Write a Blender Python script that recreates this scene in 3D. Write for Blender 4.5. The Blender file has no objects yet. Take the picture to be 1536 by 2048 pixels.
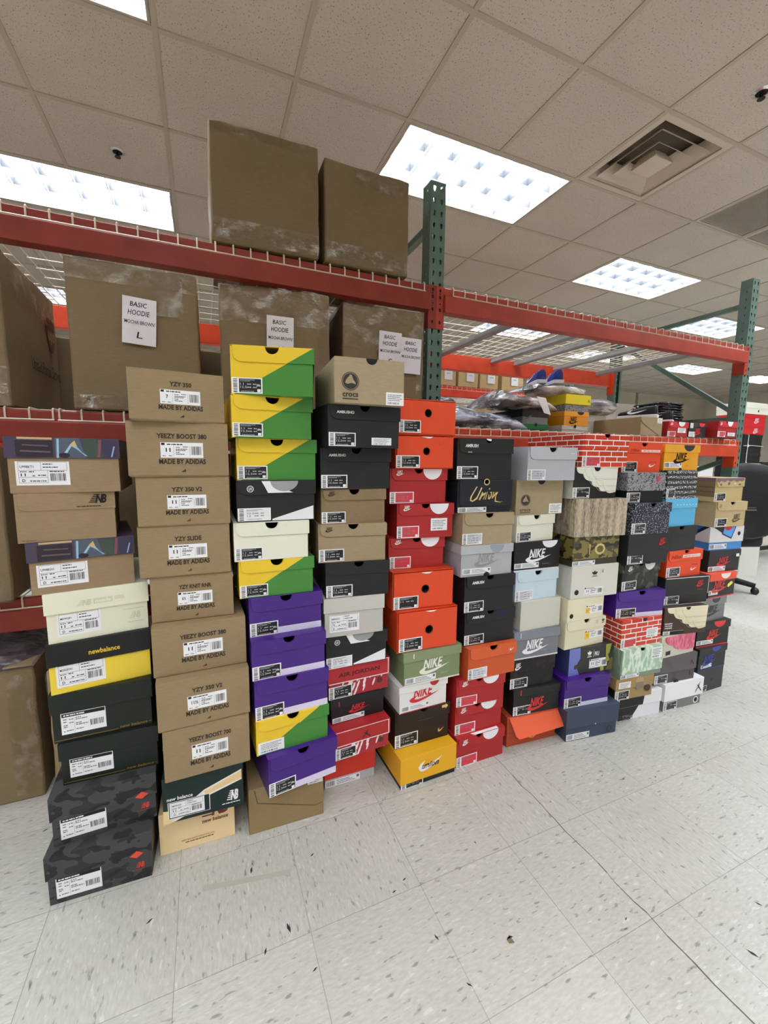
import bpy, math, random
from mathutils import Vector, Matrix
random.seed(7)
PI = math.pi
scene = bpy.context.scene
COL = scene.collection
# ------------------------------------------------------------------ camera, world, exposure
CAM_H = 1.1627
cam_d = bpy.data.cameras.new('camera')
cam_d.sensor_fit = 'HORIZONTAL'; cam_d.sensor_width = 36.0
cam_d.lens = 36.0 * 844.217 / 1536.0
cam_d.clip_start = 0.05; cam_d.clip_end = 60
cam = bpy.data.objects.new('camera', cam_d); COL.objects.link(cam)
def cam_axes(yaw, pitch, roll):
    f0 = Vector((math.sin(yaw), math.cos(yaw), 0)); r0 = Vector((math.cos(yaw), -math.sin(yaw), 0)); u0 = Vector((0, 0, 1))
    f = f0*math.cos(pitch) + u0*math.sin(pitch); u = u0*math.cos(pitch) - f0*math.sin(pitch)
    return r0*math.cos(roll) + u*math.sin(roll), u*math.cos(roll) - r0*math.sin(roll), f
_r, _u, _f = cam_axes(0.4033, -0.1253, 0.0102)
cam.matrix_world = Matrix(((_r.x, _u.x, -_f.x, 0), (_r.y, _u.y, -_f.y, 0), (_r.z, _u.z, -_f.z, CAM_H), (0, 0, 0, 1)))
scene.camera = cam
w = bpy.data.worlds.new('world'); scene.world = w; w.use_nodes = True
w.node_tree.nodes['Background'].inputs[0].default_value = (0.8, 0.85, 1, 1)
w.node_tree.nodes['Background'].inputs[1].default_value = 0.05
vs = scene.view_settings
vs.view_transform = 'Standard'; vs.look = 'None'; vs.gamma = 1.0; vs.use_curve_mapping = False
vs.exposure = 0.93
LAMP = 11.5          # radiance of the fluorescent troffers
KALB = 1.12         # photo pixel -> albedo
scene.cycles.max_bounces = 7; scene.cycles.diffuse_bounces = 5; scene.cycles.glossy_bounces = 4
scene.cycles.transparent_max_bounces = 12; scene.cycles.sample_clamp_indirect = 6.0
scene.cycles.use_denoising = True
CEIL = 2.9946

# ------------------------------------------------------------------ materials
def lin(c): c = c/255.0; return c/12.92 if c <= 0.04045 else ((c+0.055)/1.055)**2.4
def alb(rgb, k=None):
    k = KALB if k is None else k
    f = k*(0.62+0.38*min(1.0, lin(max(rgb))/0.12))          # black card reads darker than its sheen in the photo
    return tuple(max(0.003, min(0.88, lin(c)*f)) for c in rgb)
MATS = {}
def mat(rgb, rough=0.55, metal=0.0, spec=0.35, name=None, k=None):
    key = (rgb, rough, metal, spec, k)
    if key in MATS: return MATS[key]
    m = bpy.data.materials.new(name or 'paint'); m.use_nodes = True
    b = m.node_tree.nodes['Principled BSDF']
    b.inputs['Base Color'].default_value = (*alb(rgb, k), 1); b.inputs['Roughness'].default_value = rough
    b.inputs['Metallic'].default_value = metal; b.inputs['Specular IOR Level'].default_value = spec
    MATS[key] = m
    return m
class NT:
    def __init__(s, name, rough=0.6, spec=0.3):
        s.m = bpy.data.materials.new(name); s.m.use_nodes = True; s.t = s.m.node_tree; s.b = s.t.nodes['Principled BSDF']
        s.b.inputs['Roughness'].default_value = rough; s.b.inputs['Specular IOR Level'].default_value = spec
        s.tc = s.n('ShaderNodeTexCoord'); s.obj = s.tc.outputs['Object']
    def n(s, typ, **kw):
        nd = s.t.nodes.new(typ)
        for k, v in kw.items():
            if k in ('operation', 'feature', 'data_type', 'blend_type', 'bands_direction', 'wave_type', 'distance', 'offset', 'squash', 'offset_frequency', 'noise_dimensions'): setattr(nd, k, v)
            else: s.set(nd, k, v)
        return nd
    def set(s, nd, k, v):
        inp = nd.inputs[int(k[1:])] if k[0] == 'i' and k[1:].isdigit() else nd.inputs[k.replace('_', ' ')]
        if isinstance(v, bpy.types.NodeSocket): s.t.links.new(v, inp)
        else: inp.default_value = v
    def math(s, op, a, b=0.0, c=0.0): return s.n('ShaderNodeMath', operation=op, i0=a, i1=b, i2=c).outputs[0]
    def xyz(s, v=None):
        nd = s.n('ShaderNodeSeparateXYZ', i0=v or s.obj); return nd.outputs
    def comb(s, x, y, z=0.0): return s.n('ShaderNodeCombineXYZ', i0=x, i1=y, i2=z).outputs[0]
    def mapv(s, scale, loc=(0, 0, 0), rot=(0, 0, 0), v=None): return s.n('ShaderNodeMapping', Vector=v or s.obj, Scale=scale, Location=loc, Rotation=rot).outputs[0]
    def noise(s, v, scale, detail=2.0, rough=0.5): return s.n('ShaderNodeTexNoise', Vector=v, Scale=scale, Detail=detail, Roughness=rough).outputs[0]
    def ramp(s, f, stops, const=False):
        nd = s.n('ShaderNodeValToRGB', Fac=f); cr = nd.color_ramp
        if const: cr.interpolation = 'CONSTANT'
        while len(cr.elements) < len(stops): cr.elements.new(1.0)
        for e, (p, c) in zip(cr.elements, stops): e.position = p; e.color = (*c, 1) if len(c) == 3 else c
        return nd.outputs[0]
    def mix(s, f, a, b):
        nd = s.n('ShaderNodeMix', data_type='RGBA'); s.set(nd, 'i0', f)
        for i, v in ((6, a), (7, b)):
            if isinstance(v, bpy.types.NodeSocket): s.t.links.new(v, nd.inputs[i])
            else: nd.inputs[i].default_value = (*v, 1)
        return nd.outputs[2]
    def base(s, c): s.t.links.new(c, s.b.inputs['Base Color']); return s
    def bump(s, h, strength=0.2, dist=0.002):
        nd = s.n('ShaderNodeBump', Strength=strength, Distance=dist, Height=h); s.t.links.new(nd.outputs[0], s.b.inputs['Normal']); return s
def memo(f):
    c = {}
    def g(*a):
        if a not in c: c[a] = f(*a)
        return c[a]
    return g
@memo
def m_kraft(rgb, rough=0.7):
    t = NT('cardboard', rough, 0.2); c = alb((rgb[0], rgb[1]*1.03, rgb[2]*1.06), 1.22)
    n1 = t.noise(t.mapv((1, 1, 6)), 40, 3); n2 = t.noise(t.obj, 5, 2)
    f = t.math('MULTIPLY_ADD', n1, 0.5, t.math('MULTIPLY', n2, 0.5))
    t.base(t.ramp(f, [(0.3, tuple(x*0.88 for x in c)), (0.7, tuple(min(.9, x*1.1) for x in c))])); t.bump(n2, 0.12, 0.006)
    return t.m
@memo
def m_diag(z0, slope):       # yellow above the slanted edge, green below it
    t = NT('two_colour_card', 0.3, 0.45); x, y, z = t.xyz()
    d = t.math('SUBTRACT', z, t.math('MULTIPLY_ADD', x, slope, z0))
    t.base(t.mix(t.math('GREATER_THAN', d, 0.0), alb((62, 128, 50)), alb((224, 190, 42)))); return t.m
@memo
def m_camo(a, b, c, scale, rough=0.5):
    t = NT('camouflage_card', rough, 0.4)
    f1 = t.noise(t.mapv((1, 1, 1.6)), scale, 1.5); f2 = t.noise(t.mapv((1, 1, 1.5), (3, 1, 7)), scale*1.1, 1.5)
    k = t.mix(t.math('GREATER_THAN', f2, 0.54), alb(a), alb(b))
    t.base(t.mix(t.math('GREATER_THAN', f1, 0.57), k, alb(c))); return t.m
@memo
def m_speck(base, sp1, sp2, scale, thr, rough=0.5):
    t = NT('speckled_card', rough, 0.35)
    f1 = t.noise(t.obj, scale, 1.0); f2 = t.noise(t.mapv((1, 1, 1), (5, 2, 1)), scale*0.8, 2.0)
    k = t.mix(t.math('GREATER_THAN', f1, thr), alb(base), alb(sp1))
    t.base(t.mix(t.math('GREATER_THAN', f2, thr+0.02), k, alb(sp2))); return t.m
@memo
def m_brick():
    t = NT('brick_print', 0.4, 0.4); x, y, z = t.xyz()
    br = t.n('ShaderNodeTexBrick', Vector=t.comb(t.math('ADD', x, y), z), Scale=1.0, Mortar_Size=0.0021, Brick_Width=0.064, Row_Height=0.0215, Bias=0.0, Mortar_Smooth=0.0)
    br.inputs['Color1'].default_value = (*alb((205, 66, 40)), 1); br.inputs['Color2'].default_value = (*alb((190, 58, 34)), 1); br.inputs['Mortar'].default_value = (*alb((236, 232, 226)), 1)
    t.base(br.outputs[0]); return t.m
@memo
def m_marble(a, b, scale, rough=0.35):
    t = NT('marbled_card', rough, 0.4)
    n = t.noise(t.mapv((1.5, 1.5, .7), (0, 0, 0), (0, 0.5, 0)), scale, 3.0); n2 = t.noise(t.mapv((1, 1, 1), (3, 0, 0)), scale*2.2, 3)
    vein = t.n('ShaderNodeMapRange', Value=t.math('ABSOLUTE', t.math('SUBTRACT', n, 0.5)), From_Min=0.0, From_Max=0.05, To_Min=1.0, To_Max=0.0).outputs[0]
    t.base(t.mix(vein, t.ramp(n2, [(0.35, tuple(q*.82 for q in alb(a))), (0.65, alb(a))]), alb(b))); return t.m
@memo
def m_script():              # rows of tiny white marks on charcoal
    t = NT('mottled_print', 0.5, 0.3); x, y, z = t.xyz()
    row = t.math('GREATER_THAN', t.math('SINE', t.math('MULTIPLY', z, 275.0)), -0.1)
    sq = t.noise(t.mapv((1, 1, 1.2), (0, 0, 0), (0, 0.25, 0)), 150, 2)
    f = t.math('MULTIPLY', row, t.math('GREATER_THAN', sq, 0.53))
    t.base(t.mix(f, alb((58, 60, 62)), alb((205, 205, 205)))); return t.m
@memo
def m_plush():
    t = NT('plush', 0.45, 0.5); x, y, z = t.xyz()
    n1 = t.noise(t.mapv((1, 1, 0.35)), 160, 3); n2 = t.noise(t.mapv((1, 1, 0.25)), 18, 2)
    f = t.math('MULTIPLY_ADD', n1, 0.6, t.math('MULTIPLY', n2, 0.4))
    rg = t.math('SINE', t.math('MULTIPLY', t.math('ADD', x, y), 165.0)); f2 = t.math('MULTIPLY_ADD', rg, 0.06, f)
    t.base(t.ramp(f2, [(0.3, alb((104, 90, 74))), (0.64, alb((200, 185, 162)))])); t.bump(f2, 0.8, 0.008); return t.m
@memo
def m_ticks():               # slanting white ticks on red
    t = NT('ticked_card', 0.4, 0.4); x, y, z = t.xyz()
    u = t.math('MULTIPLY_ADD', z, -0.35, x)
    v = t.n('ShaderNodeTexVoronoi', Vector=t.comb(t.math('MULTIPLY', u, 95.0), t.math('MULTIPLY', y, 95.0), t.math('MULTIPLY', z, 24.0)), Scale=1.0)
    t.base(t.mix(t.math('LESS_THAN', v.outputs[0], 0.36), alb((160, 40, 48)), alb((228, 215, 215)))); return t.m
@memo
def m_steel_paint(rgb, rough=0.35):
    t = NT('painted_steel', rough, 0.3); c = alb(rgb)
    n = t.noise(t.obj, 9, 4); t.base(t.ramp(n, [(0.3, tuple(x*0.85 for x in c)), (0.7, tuple(min(0.9, x*1.1) for x in c))]))
    t.bump(t.noise(t.obj, 60, 2), 0.05, 0.002); return t.m
@memo
def m_tape(strength=0.16):
    m = bpy.data.materials.new('clear_tape'); m.use_nodes = True; t = m.node_tree; t.nodes.remove(t.nodes['Principled BSDF'])
    o = t.nodes['Material Output']; tr = t.nodes.new('ShaderNodeBsdfTransparent'); gl = t.nodes.new('ShaderNodeBsdfGlossy'); mx = t.nodes.new('ShaderNodeMixShader')
    tc = t.nodes.new('ShaderNodeTexCoord'); ns = t.nodes.new('ShaderNodeTexNoise'); bp = t.nodes.new('ShaderNodeBump')
    ns.inputs['Scale'].default_value = 30; ns.inputs['Detail'].default_value = 4; bp.inputs['Strength'].default_value = 0.9; bp.inputs['Distance'].default_value = 0.02
    t.links.new(tc.outputs['Object'], ns.inputs['Vector']); t.links.new(ns.outputs[0], bp.inputs['Height']); t.links.new(bp.outputs[0], gl.inputs['Normal'])
    gl.inputs['Roughness'].default_value = 0.07; gl.inputs['Color'].default_value = (0.9, 0.9, 0.88, 1); tr.inputs['Color'].default_value = (0.9, 0.88, 0.83, 1)
    mk = t.nodes.new('ShaderNodeMapRange'); n3 = t.nodes.new('ShaderNodeTexNoise'); n3.inputs['Scale'].default_value = 17; n3.inputs['Detail'].default_value = 3; t.links.new(tc.outputs['Object'], n3.inputs['Vector']); t.links.new(n3.outputs[0], mk.inputs[0])
    mk.inputs[1].default_value = .5; mk.inputs[2].default_value = .72; mk.inputs[3].default_value = strength*.3; mk.inputs[4].default_value = strength*2.0; t.links.new(mk.outputs[0], mx.inputs[0]); t.links.new(tr.outputs[0], mx.inputs[1]); t.links.new(gl.outputs[0], mx.inputs[2]); t.links.new(mx.outputs[0], o.inputs[0])
    return m
@memo
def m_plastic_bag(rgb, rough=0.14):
    t = NT('polythene_glints', rough, 0.8); c = alb(rgb)
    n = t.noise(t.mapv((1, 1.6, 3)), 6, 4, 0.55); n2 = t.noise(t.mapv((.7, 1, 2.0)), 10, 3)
    t.base(t.ramp(n, [(0.36, tuple(x*0.25 for x in c)), (0.52, tuple(x*0.8 for x in c)), (0.62, tuple(min(0.9, x*2.6) for x in c))])); t.bump(n2, 0.9, 0.045); return t.m  # pale film highlights and dark folds are painted into the colour ramp

# ------------------------------------------------------------------ mesh builder
class MB:
    def __init__(s): s.v = []; s.f = []; s.m = []; s.mats = []
    def mi(s, m):
        if m not in s.mats: s.mats.append(m)
        return s.mats.index(m)
    def face(s, pts, m):
        i = len(s.v); s.v += [tuple(p) for p in pts]; s.f.append(tuple(range(i, i+len(pts)))); s.m.append(s.mi(m))
    def raw(s, vs_, fs, m):
        i = len(s.v); s.v += [tuple(p) for p in vs_]; k = s.mi(m)
        for f in fs: s.f.append(tuple(i+a for a in f)); s.m.append(k)
    def box(s, x0, x1, y0, y1, z0, z1, m):
        s.raw([(x0, y0, z0), (x1, y0, z0), (x1, y1, z0), (x0, y1, z0), (x0, y0, z1), (x1, y0, z1), (x1, y1, z1), (x0, y1, z1)],
              [(0, 3, 2, 1), (4, 5, 6, 7), (0, 1, 5, 4), (1, 2, 6, 5), (2, 3, 7, 6), (3, 0, 4, 7)], m)
    def prism_y(s, pts, y0, y1, m):      # pts (x,z) counter-clockwise seen from -y
        n = len(pts)
        s.raw([(x, y0, z) for x, z in pts] + [(x, y1, z) for x, z in pts],
              [tuple(range(n)), tuple(range(2*n-1, n-1, -1))] + [(i, i+n, (i+1) % n+n, (i+1) % n) for i in range(n)], m)
    def prism_z(s, pts, z0, z1, m):
        n = len(pts)
        s.raw([(x, y, z0) for x, y in pts] + [(x, y, z1) for x, y in pts],
              [tuple(range(n-1, -1, -1)), tuple(range(n, 2*n))] + [(i, (i+1) % n, (i+1) % n+n, i+n) for i in range(n)], m)
    def bar(s, a, b, wx, wy, m, up=(0, 0, 1)):   # rectangular bar from a to b
        a = Vector(a); b = Vector(b); d = (b-a).normalized(); up = Vector(up)
        if abs(d.dot(up)) > 0.98: up = Vector((0, 1, 0))
        r = d.cross(up).normalized(); u = r.cross(d).normalized()
        P = [(-wx/2, -wy/2), (wx/2, -wy/2), (wx/2, wy/2), (-wx/2, wy/2)]
        s.raw([a+r*x+u*y for x, y in P] + [b+r*x+u*y for x, y in P], [(3, 2, 1, 0), (4, 5, 6, 7), (0, 1, 5, 4), (1, 2, 6, 5), (2, 3, 7, 6), (3, 0, 4, 7)], m)
    def tube(s, path, r, m, n=6, cap=True):
        path = [Vector(p) for p in path]; rings = []; pr = None
        for i, p in enumerate(path):
            d = (path[min(i+1, len(path)-1)] - path[max(i-1, 0)]).normalized()
            if pr is None:
                up = Vector((0, 0, 1)) if abs(d.z) < 0.9 else Vector((1, 0, 0)); pr = d.cross(up).normalized()
            else: pr = (pr - d*pr.dot(d)).normalized()
            q = d.cross(pr); rr = r[i] if isinstance(r, (list, tuple)) else r
            rings.append([p + pr*rr*math.cos(2*PI*k/n) + q*rr*math.sin(2*PI*k/n) for k in range(n)])
        vs_ = [v for g in rings for v in g]; fs = []
        for i in range(len(path)-1):
            for k in range(n): fs.append((i*n+k, i*n+(k+1) % n, (i+1)*n+(k+1) % n, (i+1)*n+k))
        if cap: fs += [tuple(range(n-1, -1, -1)), tuple(range((len(path)-1)*n, len(path)*n))]
        s.raw(vs_, fs, m)
    def build(s, name, parent=None, smooth=False, bevel=0.0, seg=2):
        me = bpy.data.meshes.new(name); me.from_pydata(s.v, [], s.f)
        for m in s.mats: me.materials.append(m)
        for p, k in zip(me.polygons, s.m): p.material_index = k; p.use_smooth = smooth
        me.update(); o = bpy.data.objects.new(name, me); COL.objects.link(o)
        if parent: o.parent = parent
        if bevel:
            b = o.modifiers.new('bevel', 'BEVEL'); b.width = bevel; b.segments = seg; b.limit_method = 'ANGLE'; b.angle_limit = math.radians(40)
        return o
def thing(name, label, cat, loc=(0, 0, 0), rz=0.0, group=None):
    o = bpy.data.objects.new(name, None); COL.objects.link(o); o.location = loc; o.rotation_euler = (0, 0, rz); o.empty_display_size = 0.05
    o['label'] = label; o['category'] = cat
    if group: o['group'] = group
    return o
def tag(o, label, cat, group=None):
    o['label'] = label; o['category'] = cat
    if group: o['group'] = group
    return o
def struct(o): o['kind'] = 'structure'; return o
def dup(root, loc, rz=0.0, label=None, group=None):
    r = root.copy(); COL.objects.link(r); r.location = loc; r.rotation_euler = (0, 0, rz)
    if label: r['label'] = label
    if group: r['group'] = group
    for ch in list(root.children):
        c = ch.copy(); COL.objects.link(c); c.parent = r
        for g in ch.children:
            d = g.copy(); COL.objects.link(d); d.parent = c
    return r

# ------------------------------------------------------------------ lettering (built-in face) and marks, normalised to a unit box
@memo
def glyphs(text, italic=0.0, bold=0.0, spacing=1.0):
    cu = bpy.data.curves.new('lettering', 'FONT'); cu.body = text; cu.shear = italic; cu.offset = bold; cu.space_character = spacing; cu.resolution_u = 2; cu.fill_mode = 'FRONT'
    o = bpy.data.objects.new('lettering', cu); COL.objects.link(o)
    dg = bpy.context.evaluated_depsgraph_get(); me = bpy.data.meshes.new_from_object(o.evaluated_get(dg))
    v = [(p.co.x, p.co.y) for p in me.vertices]; f = [tuple(p.vertices) for p in me.polygons]
    bpy.data.objects.remove(o); bpy.data.meshes.remove(me); bpy.data.curves.remove(cu)
    x0 = min(a for a, b in v); x1 = max(a for a, b in v); y0 = min(b for a, b in v); y1 = max(b for a, b in v)
    return [((a-x0)/(x1-x0), (b-y0)/(y1-y0)) for a, b in v], f
SWOOSH = [(0.0, 0.42), (0.02, 0.24), (0.09, 0.07), (0.2, 0.0), (0.33, 0.03), (0.55, 0.22), (0.8, 0.55), (1.0, 0.86), (0.72, 0.62), (0.45, 0.43), (0.28, 0.36), (0.2, 0.38), (0.17, 0.46), (0.2, 0.62), (0.28, 0.86), (0.14, 0.74), (0.05, 0.6)]
SWOOSH = [(x, z*(1.0/0.86)) for x, z in SWOOSH]
JUMP = [(0.0, 0.05), (0.05, 0.0), (0.3, 0.32), (0.45, 0.42), (0.62, 0.3), (0.86, 0.08), (1.0, 0.05), (0.98, 0.14), (0.72, 0.4), (0.58, 0.55), (0.6, 0.75), (0.7, 0.98), (0.64, 1.0), (0.53, 0.8), (0.47, 0.82), (0.42, 0.76), (0.46, 0.7), (0.38, 0.66), (0.2, 0.78), (0.19, 0.73), (0.36, 0.55), (0.38, 0.46), (0.22, 0.4)]
def circ(cx, cz, rx, rz=None, n=20, a0=0, a1=2*PI): rz = rx if rz is None else rz; return [(cx+rx*math.cos(a0+(a1-a0)*i/n), cz+rz*math.sin(a0+(a1-a0)*i/n)) for i in range(n+(0 if a1-a0 > 6.28 else 1))]
WHITE = (232, 232, 232); BLACK = (24, 24, 25)
class Face:
    """Prints laid on one upright face: u to the right, v up, in metres; out = outward shift."""
    def __init__(s, o, ud, vd, nd): s.o = Vector(o); s.u = Vector(ud); s.v = Vector(vd); s.n = Vector(nd); s.mb = MB()
    def P(s, u, v, e): return s.o + s.u*u + s.v*v + s.n*e
    def poly(s, pts, m, e=0.0006): s.mb.face([s.P(u, v, e) for u, v in pts], m)
    def rect(s, u0, v0, u1, v1, m, e=0.0006): s.poly([(u0, v0), (u1, v0), (u1, v1), (u0, v1)], m, e)
    def text(s, t, u0, v0, u1, v1, m, italic=0.0, bold=0.0, e=0.0009, spacing=1.0):
        vv, ff = glyphs(t, italic, bold, spacing); s.mb.raw([s.P(u0+(u1-u0)*a, v0+(v1-v0)*b, e) for a, b in vv], ff, m)
    def shape(s, pts, u0, v0, u1, v1, m, e=0.0009): s.poly([(u0+(u1-u0)*a, v0+(v1-v0)*b) for a, b in pts], m, e)
    def ring(s, cx, cz, r0, r1, m, e=0.0009, n=24):
        for i in range(n):
            a, b = 2*PI*i/n, 2*PI*(i+1)/n
            s.poly([(cx+r0*math.cos(a), cz+r0*math.sin(a)), (cx+r1*math.cos(a), cz+r1*math.sin(a)), (cx+r1*math.cos(b), cz+r1*math.sin(b)), (cx+r0*math.cos(b), cz+r0*math.sin(b))], m, e)
    def done(s, name, parent):
        if s.mb.f: return s.mb.build(name, parent)
def bars(F, u0, v0, u1, v1, m, e, vertical=True, seed=0):
    rr = random.Random(seed); p = 0.0
    while p < 0.97:
        wd = rr.choice((0.02, 0.035, 0.05)); q = min(1.0, p+wd)
        if vertical: F.rect(u0+(u1-u0)*p, v0, u0+(u1-u0)*q, v1, m, e)
        else: F.rect(u0, v0+(v1-v0)*p, u1, v0+(v1-v0)*q, m, e)
        p = q + rr.choice((0.02, 0.03, 0.05))
def dashes(F, u0, v0, u1, v1, m, e, seed=1, gap=0.3):   # unreadably small print: a broken line
    rr = random.Random(seed); p = u0; h = v1-v0
    while p < u1 - h*0.4:
        q = min(u1, p + h*rr.uniform(0.8, 3.2)); F.rect(p, v0, q, v1, m, e); p = q + h*rr.uniform(0.25, 0.6)
# ------------------------------------------------------------------ the room
GX, GY, T = -0.1189, 2.2951, 0.6096
X0, X1, Y0, Y1 = -4.6, 13.8, -4.5, 8.1
def cell_x(i): return GX + T*i
def cell_y(j): return GY + T*j
LIGHTS = [(2, 0), (6, 1), (-2, 2), (-2, -1), (6, 4), (10, 5), (14, 5), (18, 5),                      # in view (i, j): the corner cell, two cells long
          (-1, -5), (7, -3), (-4, -4), (-5, 0), (8, -1), (10, 2), (1, -8), (7, -8), (-3, -9), (14, -1), (2, 6), (-4, 6), (11, -5), (16, -6), (18, 1), (4, -6), (-2, -7), (4, -10), (0, -11), (8, -6), (-6, -8), (5, -3), (8, -4)]  # out of view: troffers added to brighten box fronts and floor
LIGHTS = [l for l in LIGHTS]
VENT = (4, -1); GRILLES = [(6, -1), (7, -1)]
holes = set(VENT for _ in (0,)) | set(GRILLES) | {(i+k, j) for i, j in LIGHTS for k in (0, 1)}
def m_floor():
    t = NT('vinyl_tile', 0.34, 0.45); x, y, z = t.xyz()
    ox = t.math('ADD', x, 0.41035); oy = t.math('SUBTRACT', y, 1.2041); s = 1/.3048
    fx = t.math('FRACT', t.math('MULTIPLY', ox, s)); fy = t.math('FRACT', t.math('MULTIPLY', oy, s))
    ix = t.math('FLOOR', t.math('MULTIPLY', ox, s)); iy = t.math('FLOOR', t.math('MULTIPLY', oy, s))
    par = t.math('GREATER_THAN', t.n('ShaderNodeTexWhiteNoise', noise_dimensions='2D', Vector=t.comb(ix, iy)).outputs[0], 0.5)
    tone = t.n('ShaderNodeTexWhiteNoise', noise_dimensions='2D', Vector=t.comb(t.math('ADD', ix, 31.5), iy)).outputs[0]
    va = t.mapv((1, 0.32, 1), (0, 0, 0), (0, 0, 0.25)); vb = t.mapv((0.32, 1, 1), (3.3, 1.7, 0), (0, 0, -0.2))
    na = t.noise(va, 84, 2.0); nb = t.noise(vb, 84, 2.0)
    n = t.math('ADD', t.math('MULTIPLY', na, par), t.math('MULTIPLY', nb, t.math('SUBTRACT', 1.0, par)))
    big = t.noise(t.obj, 3.0, 3.0)
    fine = t.math('ADD', t.math('MULTIPLY', t.noise(va, 150, 3.0), par), t.math('MULTIPLY', t.noise(vb, 150, 3.0), t.math('SUBTRACT', 1.0, par)))
    base = t.ramp(t.math('MULTIPLY_ADD', tone, 0.1, t.math('MULTIPLY_ADD', big, 0.3, t.math('MULTIPLY', fine, 0.6))), [(0.3, alb((168, 166, 156))), (0.68, alb((192, 191, 182)))])
    c = t.mix(t.n('ShaderNodeMapRange', Value=n, From_Min=0.625, From_Max=0.7).outputs[0], base, alb((140, 138, 130)))
    c = t.mix(t.n('ShaderNodeMapRange', Value=n, From_Min=0.76, From_Max=0.775).outputs[0], c, alb((84, 84, 88)))
    c = t.mix(t.n('ShaderNodeMapRange', Value=n, From_Min=0.36, From_Max=0.3).outputs[0], c, alb((196, 195, 187)))
    e = 0.0030
    def near(f): return t.math('MAXIMUM', t.math('LESS_THAN', f, e), t.math('GREATER_THAN', f, 1-e))
    j = t.math('MAXIMUM', near(fx), near(fy))
    fade = t.math('MULTIPLY', j, t.math('MULTIPLY_ADD', t.noise(t.obj, 2.2, 2), 0.9, 0.2))
    c = t.mix(fade, c, alb((120, 117, 108)))
    t.base(c); t.bump(t.noise(t.obj, 14, 2), 0.03, 0.004); return t.m
def m_tile():
    t = NT('fissured_ceiling_tile', 0.9, 0.1)
    v = t.mapv((1, 1, 1), (0, 0, 0), (0, 0, 0.6)); big = t.noise(t.obj, 1.5, 2)
    n1 = t.noise(t.mapv((1, 0.55, 1)), 185, 2); n2 = t.noise(t.obj, 260, 2)
    base = t.ramp(t.math('MULTIPLY_ADD', n2, 0.5, t.math('MULTIPLY', big, 0.5)), [(0.25, alb((190, 181, 169), 1)), (0.75, alb((212, 203, 191), 1))])
    pit = t.n('ShaderNodeMapRange', Value=n1, From_Min=0.62, From_Max=0.68).outputs[0]
    t.base(t.mix(pit, base, alb((134, 125, 113), 1))); t.bump(pit, -0.3, 0.003); return t.m
def m_wall():
    t = NT('painted_wall', 0.8, 0.2); n = t.noise(t.obj, 2.0, 3)
    t.base(t.ramp(n, [(0.3, alb((196, 190, 176))), (0.7, alb((208, 202, 188)))])); return t.m
b = MB(); b.box(X0, X1, Y0, Y1, -0.06, 0, m_floor()); struct(b.build('floor'))
b = MB(); MT = m_tile(); tee = mat((176, 166, 150), .55); i0, i1 = math.floor((X0-GX)/T), math.ceil((X1-GX)/T); j0, j1 = math.floor((Y0-GY)/T), math.ceil((Y1-GY)/T)
for i in range(i0, i1):
    for j in range(j0, j1):
        if (i, j) in holes: continue
        xa, xb, ya, yb = max(X0, cell_x(i)), min(X1, cell_x(i+1)), max(Y0, cell_y(j)), min(Y1, cell_y(j+1))
        b.face([(xa, ya, CEIL), (xa, yb, CEIL), (xb, yb, CEIL), (xb, ya, CEIL)], MT)
b.face([(X0, Y0, CEIL+.3), (X0, Y1, CEIL+.3), (X1, Y1, CEIL+.3), (X1, Y0, CEIL+.3)], mat((60, 58, 55), .9))
struct(b.build('ceiling'))
b = MB(); hw = .0115
spans_skip = {(i+1, j) for i, j in LIGHTS}                # no cross tee through the middle of a two-cell light
for j in range(j0+1, j1): b.box(X0, X1, cell_y(j)-hw, cell_y(j)+hw, CEIL-.006, CEIL+.002, tee)
for i in range(i0+1, i1):
    run = None
    for j in range(j0, j1+1):
        ok = j < j1 and (i, j) not in spans_skip
        if ok and run is None: run = j
        if not ok and run is not None:
            b.box(cell_x(i)-hw, cell_x(i)+hw, max(Y0, cell_y(run)), min(Y1, cell_y(j)), CEIL-.0055, CEIL+.002, tee); run = None
struct(b.build('trim_1'))
MW = m_wall()
for nm, (xa, xb, ya, yb) in dict(wall_back=(X0, X1, Y1, Y1+.1), wall_right=(X1, X1+.1, Y0, Y1), wall_left=(X0-.1, X0, Y0, Y1), wall_front=(X0, X1, Y0-.1, Y0)).items():
    b = MB(); b.box(xa, xb, ya, yb, 0, CEIL+.3, MW); struct(b.build(nm))
b = MB(); b.box(10.8, 10.86, Y1-.03, Y1, 0, CEIL, mat((150, 145, 132), .6)); struct(b.build('trim_2'))
# a long crack wandering across the floor tiles, one hair-thin mesh
b = MB(); pts = []; rr = random.Random(5); yv = 1.24
while yv > -.9: pts.append((1.0105+rr.uniform(-.0035, .0035), yv)); yv -= rr.uniform(.025, .06)
for (xa, ya), (xb, yb) in zip(pts, pts[1:]):
    wv = rr.uniform(.0009, .0018); b.face([(xa-wv, ya, .0005), (xb-wv, yb, .0005), (xb+wv, yb, .0005), (xa+wv, ya, .0005)], mat((96, 94, 88), .7))
struct(b.build('trim_3'))
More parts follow.
